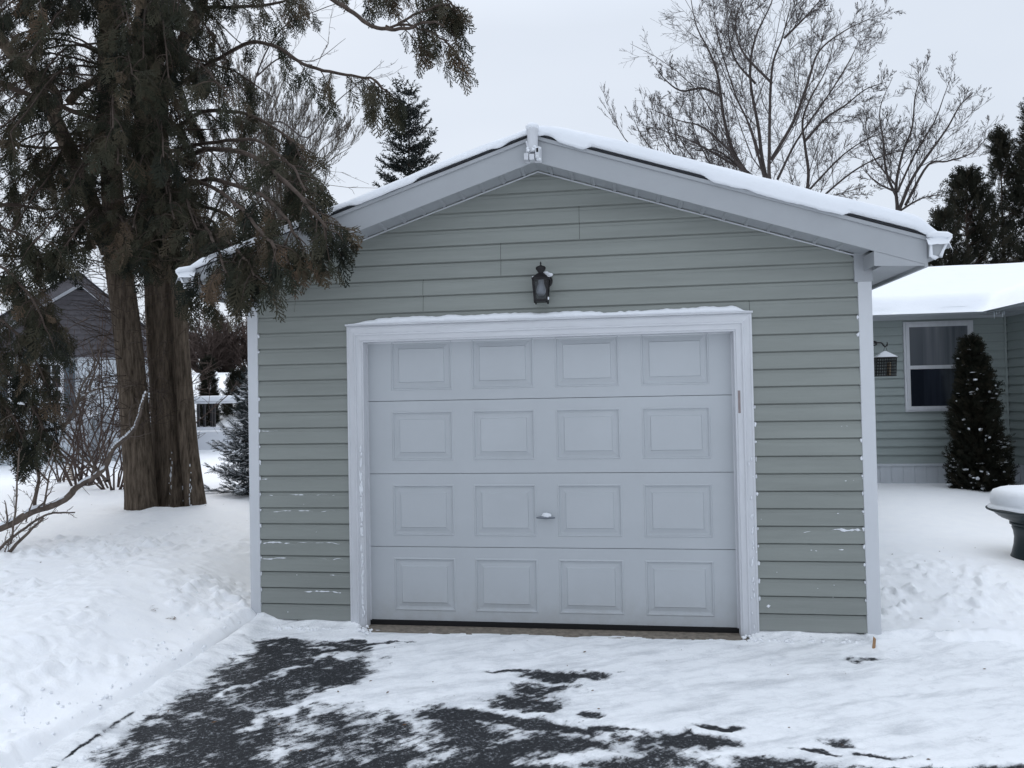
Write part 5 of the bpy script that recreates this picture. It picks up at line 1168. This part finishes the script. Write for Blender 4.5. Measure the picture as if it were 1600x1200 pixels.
arbor('arborvitae', 'dark cone-shaped evergreen flecked with snow standing in front of the house window', float(c[0]), 4.85, gz(c[0], 4.85)-.08, float(at(1523, 528, 4.85)[2])-gz(c[0], 4.85)+.08, .335, M['dark_leaf'], FR2, 5200, .12, .13, None, .62, -.07, 0, 3, .38, .86)
c = at(326, 618, 13.2); arbor('arborvitae', 'small far dark columnar evergreen seen between the thick cedar and the garage', float(c[0]), 13.2, gz(c[0], 13.2)-.1, float(at(326, 560, 13.2)[2])-gz(c[0], 13.2)+.1, .22, M['dark_leaf'], FR2, 1500, .16, 0, None, .45, 0, 0, 5, .15)
c = at(372, 618, 13.8); arbor('arborvitae', 'far bushy evergreen just left of the garage corner post', float(c[0]), 13.8, gz(c[0], 13.8)-.1, 1.2, .5, M['dark_leaf'], FR2, 900, .2, 0, None, .6, 0, .3, 6, .3)
# tall cedars behind the right house
for k, (px_, top, Y_, Rb, n_, hl, lb, sd_) in enumerate(((1508, 262, 16, 1.75, 6500, .50, 'broad dark cedar with a low shoulder behind the right end of the garage roof', 11), (1562, 200, 16.5, 1.25, 5200, .50, 'narrow dark cedar in the middle of the row behind the house roof', 12), (1618, 128, 16, 1.3, 5600, .50, 'tallest dark cedar of the row, cut by the right edge', 13), (1474, 325, 15.5, 1.3, 4200, .44, 'lowest bushy dark cedar beside the eave of the garage', 14))):
    c = at(px_, top, Y_); arbor('cedar_tree', lb, float(c[0]), Y_, .4, float(c[2])-.4, Rb, M['dark_leaf'], FR2, n_, .30, 0, 'dark cedars behind the right house', .55, 0, hl, sd_, .35, .9, 1)

# ------------------------------------------------------------------ bare trees against the sky
random.seed(44)
bare_tree('bare_tree', 'tallest bare spreading tree behind the right slope of the garage roof', 'bare trees behind the garage', 20, [
 (.60, [(1235, 420, 0), (1195, 270, .3), (1185, 200, .5), (1172, 120, .8), (1180, 60, 1), (1205, 5, 1.2), (1215, -40, 1.4)]),
 (.62, [(1235, 420, 0), (1205, 300, -.4), (1202, 230, -.6), (1206, 110, -.8), (1222, 60, -1), (1235, 10, -1)]),
 (.58, [(1190, 300, .0), (1150, 245, .3), (1132, 190, .6), (1122, 120, .9), (1108, 80, 1), (1088, 40, 1.2), (1078, -10, 1.2)]),
 (.42, [(1126, 150, .7), (1098, 138, .6), (1065, 142, .4), (1040, 125, .2), (1020, 100, .0)]),
 (.48, [(1205, 250, -.3), (1240, 190, -.8), (1262, 130, -1.2), (1280, 80, -1.5), (1320, 48, -1.8), (1358, 30, -2)]),
 (.50, [(1235, 400, .2), (1262, 290, .6), (1258, 230, .9), (1254, 190, 1), (1268, 150, 1.2), (1290, 110, 1.5), (1310, 40, 1.7)]),
 (.40, [(1258, 220, .9), (1290, 185, .6), (1320, 165, .4), (1352, 140, .2), (1385, 128, 0)]),
 (.36, [(1190, 290, .3), (1160, 265, .8), (1120, 235, 1.2), (1090, 235, 1.6), (1060, 215, 1.8)]),
 (.36, [(1235, 330, .2), (1280, 280, .8), (1320, 240, 1.2), (1360, 215, 1.4), (1400, 205, 1.5)]),
 (.34, [(1180, 130, .8), (1150, 95, 1.4), (1138, 50, 1.8), (1145, 5, 2)]),
 (.34, [(1206, 130, -.8), (1160, 80, -1.6), (1150, 30, -2), (1170, -15, -2)]),
 (.34, [(1225, 60, -1), (1260, 25, -1.4), (1290, -10, -1.6)]),
 (.32, [(1190, 320, 0), (1130, 280, .6), (1080, 262, 1), (1030, 250, 1.2)]), (.32, [(1260, 330, 0), (1330, 270, -.5), (1390, 240, -.8), (1440, 235, -1)]),
 (.36, [(1200, 300, 0), (1172, 200, -.5), (1150, 150, -.9), (1122, 60, -1.2), (1115, 5, -1.4)]), (.36, [(1215, 280, 0), (1245, 220, .5), (1300, 140, .9), (1330, 90, 1.2), (1345, 55, 1.4)]),
 (.28, [(1240, 340, 0), (1290, 310, 1), (1350, 292, 1.6)]), (.32, [(1150, 245, .3), (1100, 200, -.4), (1060, 188, -.8), (1012, 168, -1)]), (.3, [(1150, 260, .3), (1090, 225, 1), (1040, 205, 1.5), (1000, 195, 1.8)]),
], (1235, 440), .125, M['bare'], 3, 9, .60, .70, .14, .0052, .17)
bare_tree('bare_tree', 'smaller bare tree between the tall bare tree and the dark cedars', 'bare trees behind the garage', 19, [
 (.7, [(1400, 420, 0), (1402, 330, 0), (1400, 290, .2), (1410, 240, .4), (1425, 200, .6), (1430, 150, .8), (1440, 120, .8)]),
 (.62, [(1402, 335, 0), (1425, 280, -.2), (1455, 235, -.4), (1480, 200, -.5), (1500, 165, -.6), (1520, 145, -.6)]),
 (.5, [(1415, 320, 0), (1450, 258, .4), (1480, 252, .6), (1520, 238, .8), (1550, 205, .9)]),
 (.5, [(1402, 310, .1), (1385, 270, .3), (1380, 220, .5), (1375, 170, .7), (1395, 120, .8)]),
 (.4, [(1405, 330, 0), (1440, 310, -.4), (1480, 302, -.7)]),
 (.4, [(1400, 300, 0), (1370, 285, -.4), (1345, 260, -.6)]), (.4, [(1402, 300, 0), (1430, 240, .5), (1460, 190, .8), (1475, 150, 1), (1487, 118, 1)]), (.35, [(1400, 290, 0), (1362, 240, .5), (1350, 185, .8)]),
], (1400, 440), .09, M['bare'], 3, 8, .60, .65, .28, .005, .18)
bare_tree('bare_tree', 'low fan of thin bare stems just right of the garage peak', 'bare trees behind the garage', 24, [
 (.5, [(1110+q*4, 420, 0), (1070+q*14, 300, q*.2), (985+q*26, 215-abs(q-4)*-3, q*.3), (955+q*30, 178-q*4, q*.3)]) for q in range(7)
], (1110, 430), .09, M['bare'], 3, 8, .50, .5, .45, .0065, .14)
bare_tree('bare_tree', 'pale bare tree with upswept twigs rising behind the left eave of the garage', 'bare trees behind the garage', 19, [
 (.5, [(445, 520, 0), (440+q*3, 400, q*.1), (430+q*14-40, 300-q*2, q*.2-.6), (415+q*22-40, 210+(q-3)*12, q*.3-.8), (400+q*28-30, 140+q*14-max(0, 2-q)*20, q*.3-.8)]) for q in (0, .6, 1, 1.5, 2, 2.6, 3, 3.5, 4, 4.5, 5, 5.5, 6, 6.4)
], (445, 540), .10, M['bare_pale'], 3, 9, .55, .42, .5, .0055, .11)
random.seed(45)
bare_tree('bare_tree', 'slender bare tree with whippy twigs arching beside the upper cedar branches', 'bare trees behind the garage', 12, [
 (.8, [(285, 520, 0), (315, 380, 0), (370, 250, 0), (400, 120, 0), (440, 45, 0), (500, 15, 0), (545, 0, 0)]),
 (.6, [(370, 250, 0), (430, 190, .2), (480, 215, .3), (520, 165, .4), (560, 130, .4), (600, 95, .4)]),
 (.5, [(400, 120, 0), (440, 90, 0), (490, 95, 0), (540, 60, 0)]),
 (.5, [(315, 380, 0), (330, 250, .2), (350, 120, .3), (390, 10, .4)]),
], (278, 560), .045, M['bare'], 2, 6, .4, .7, .3, .004, .2)
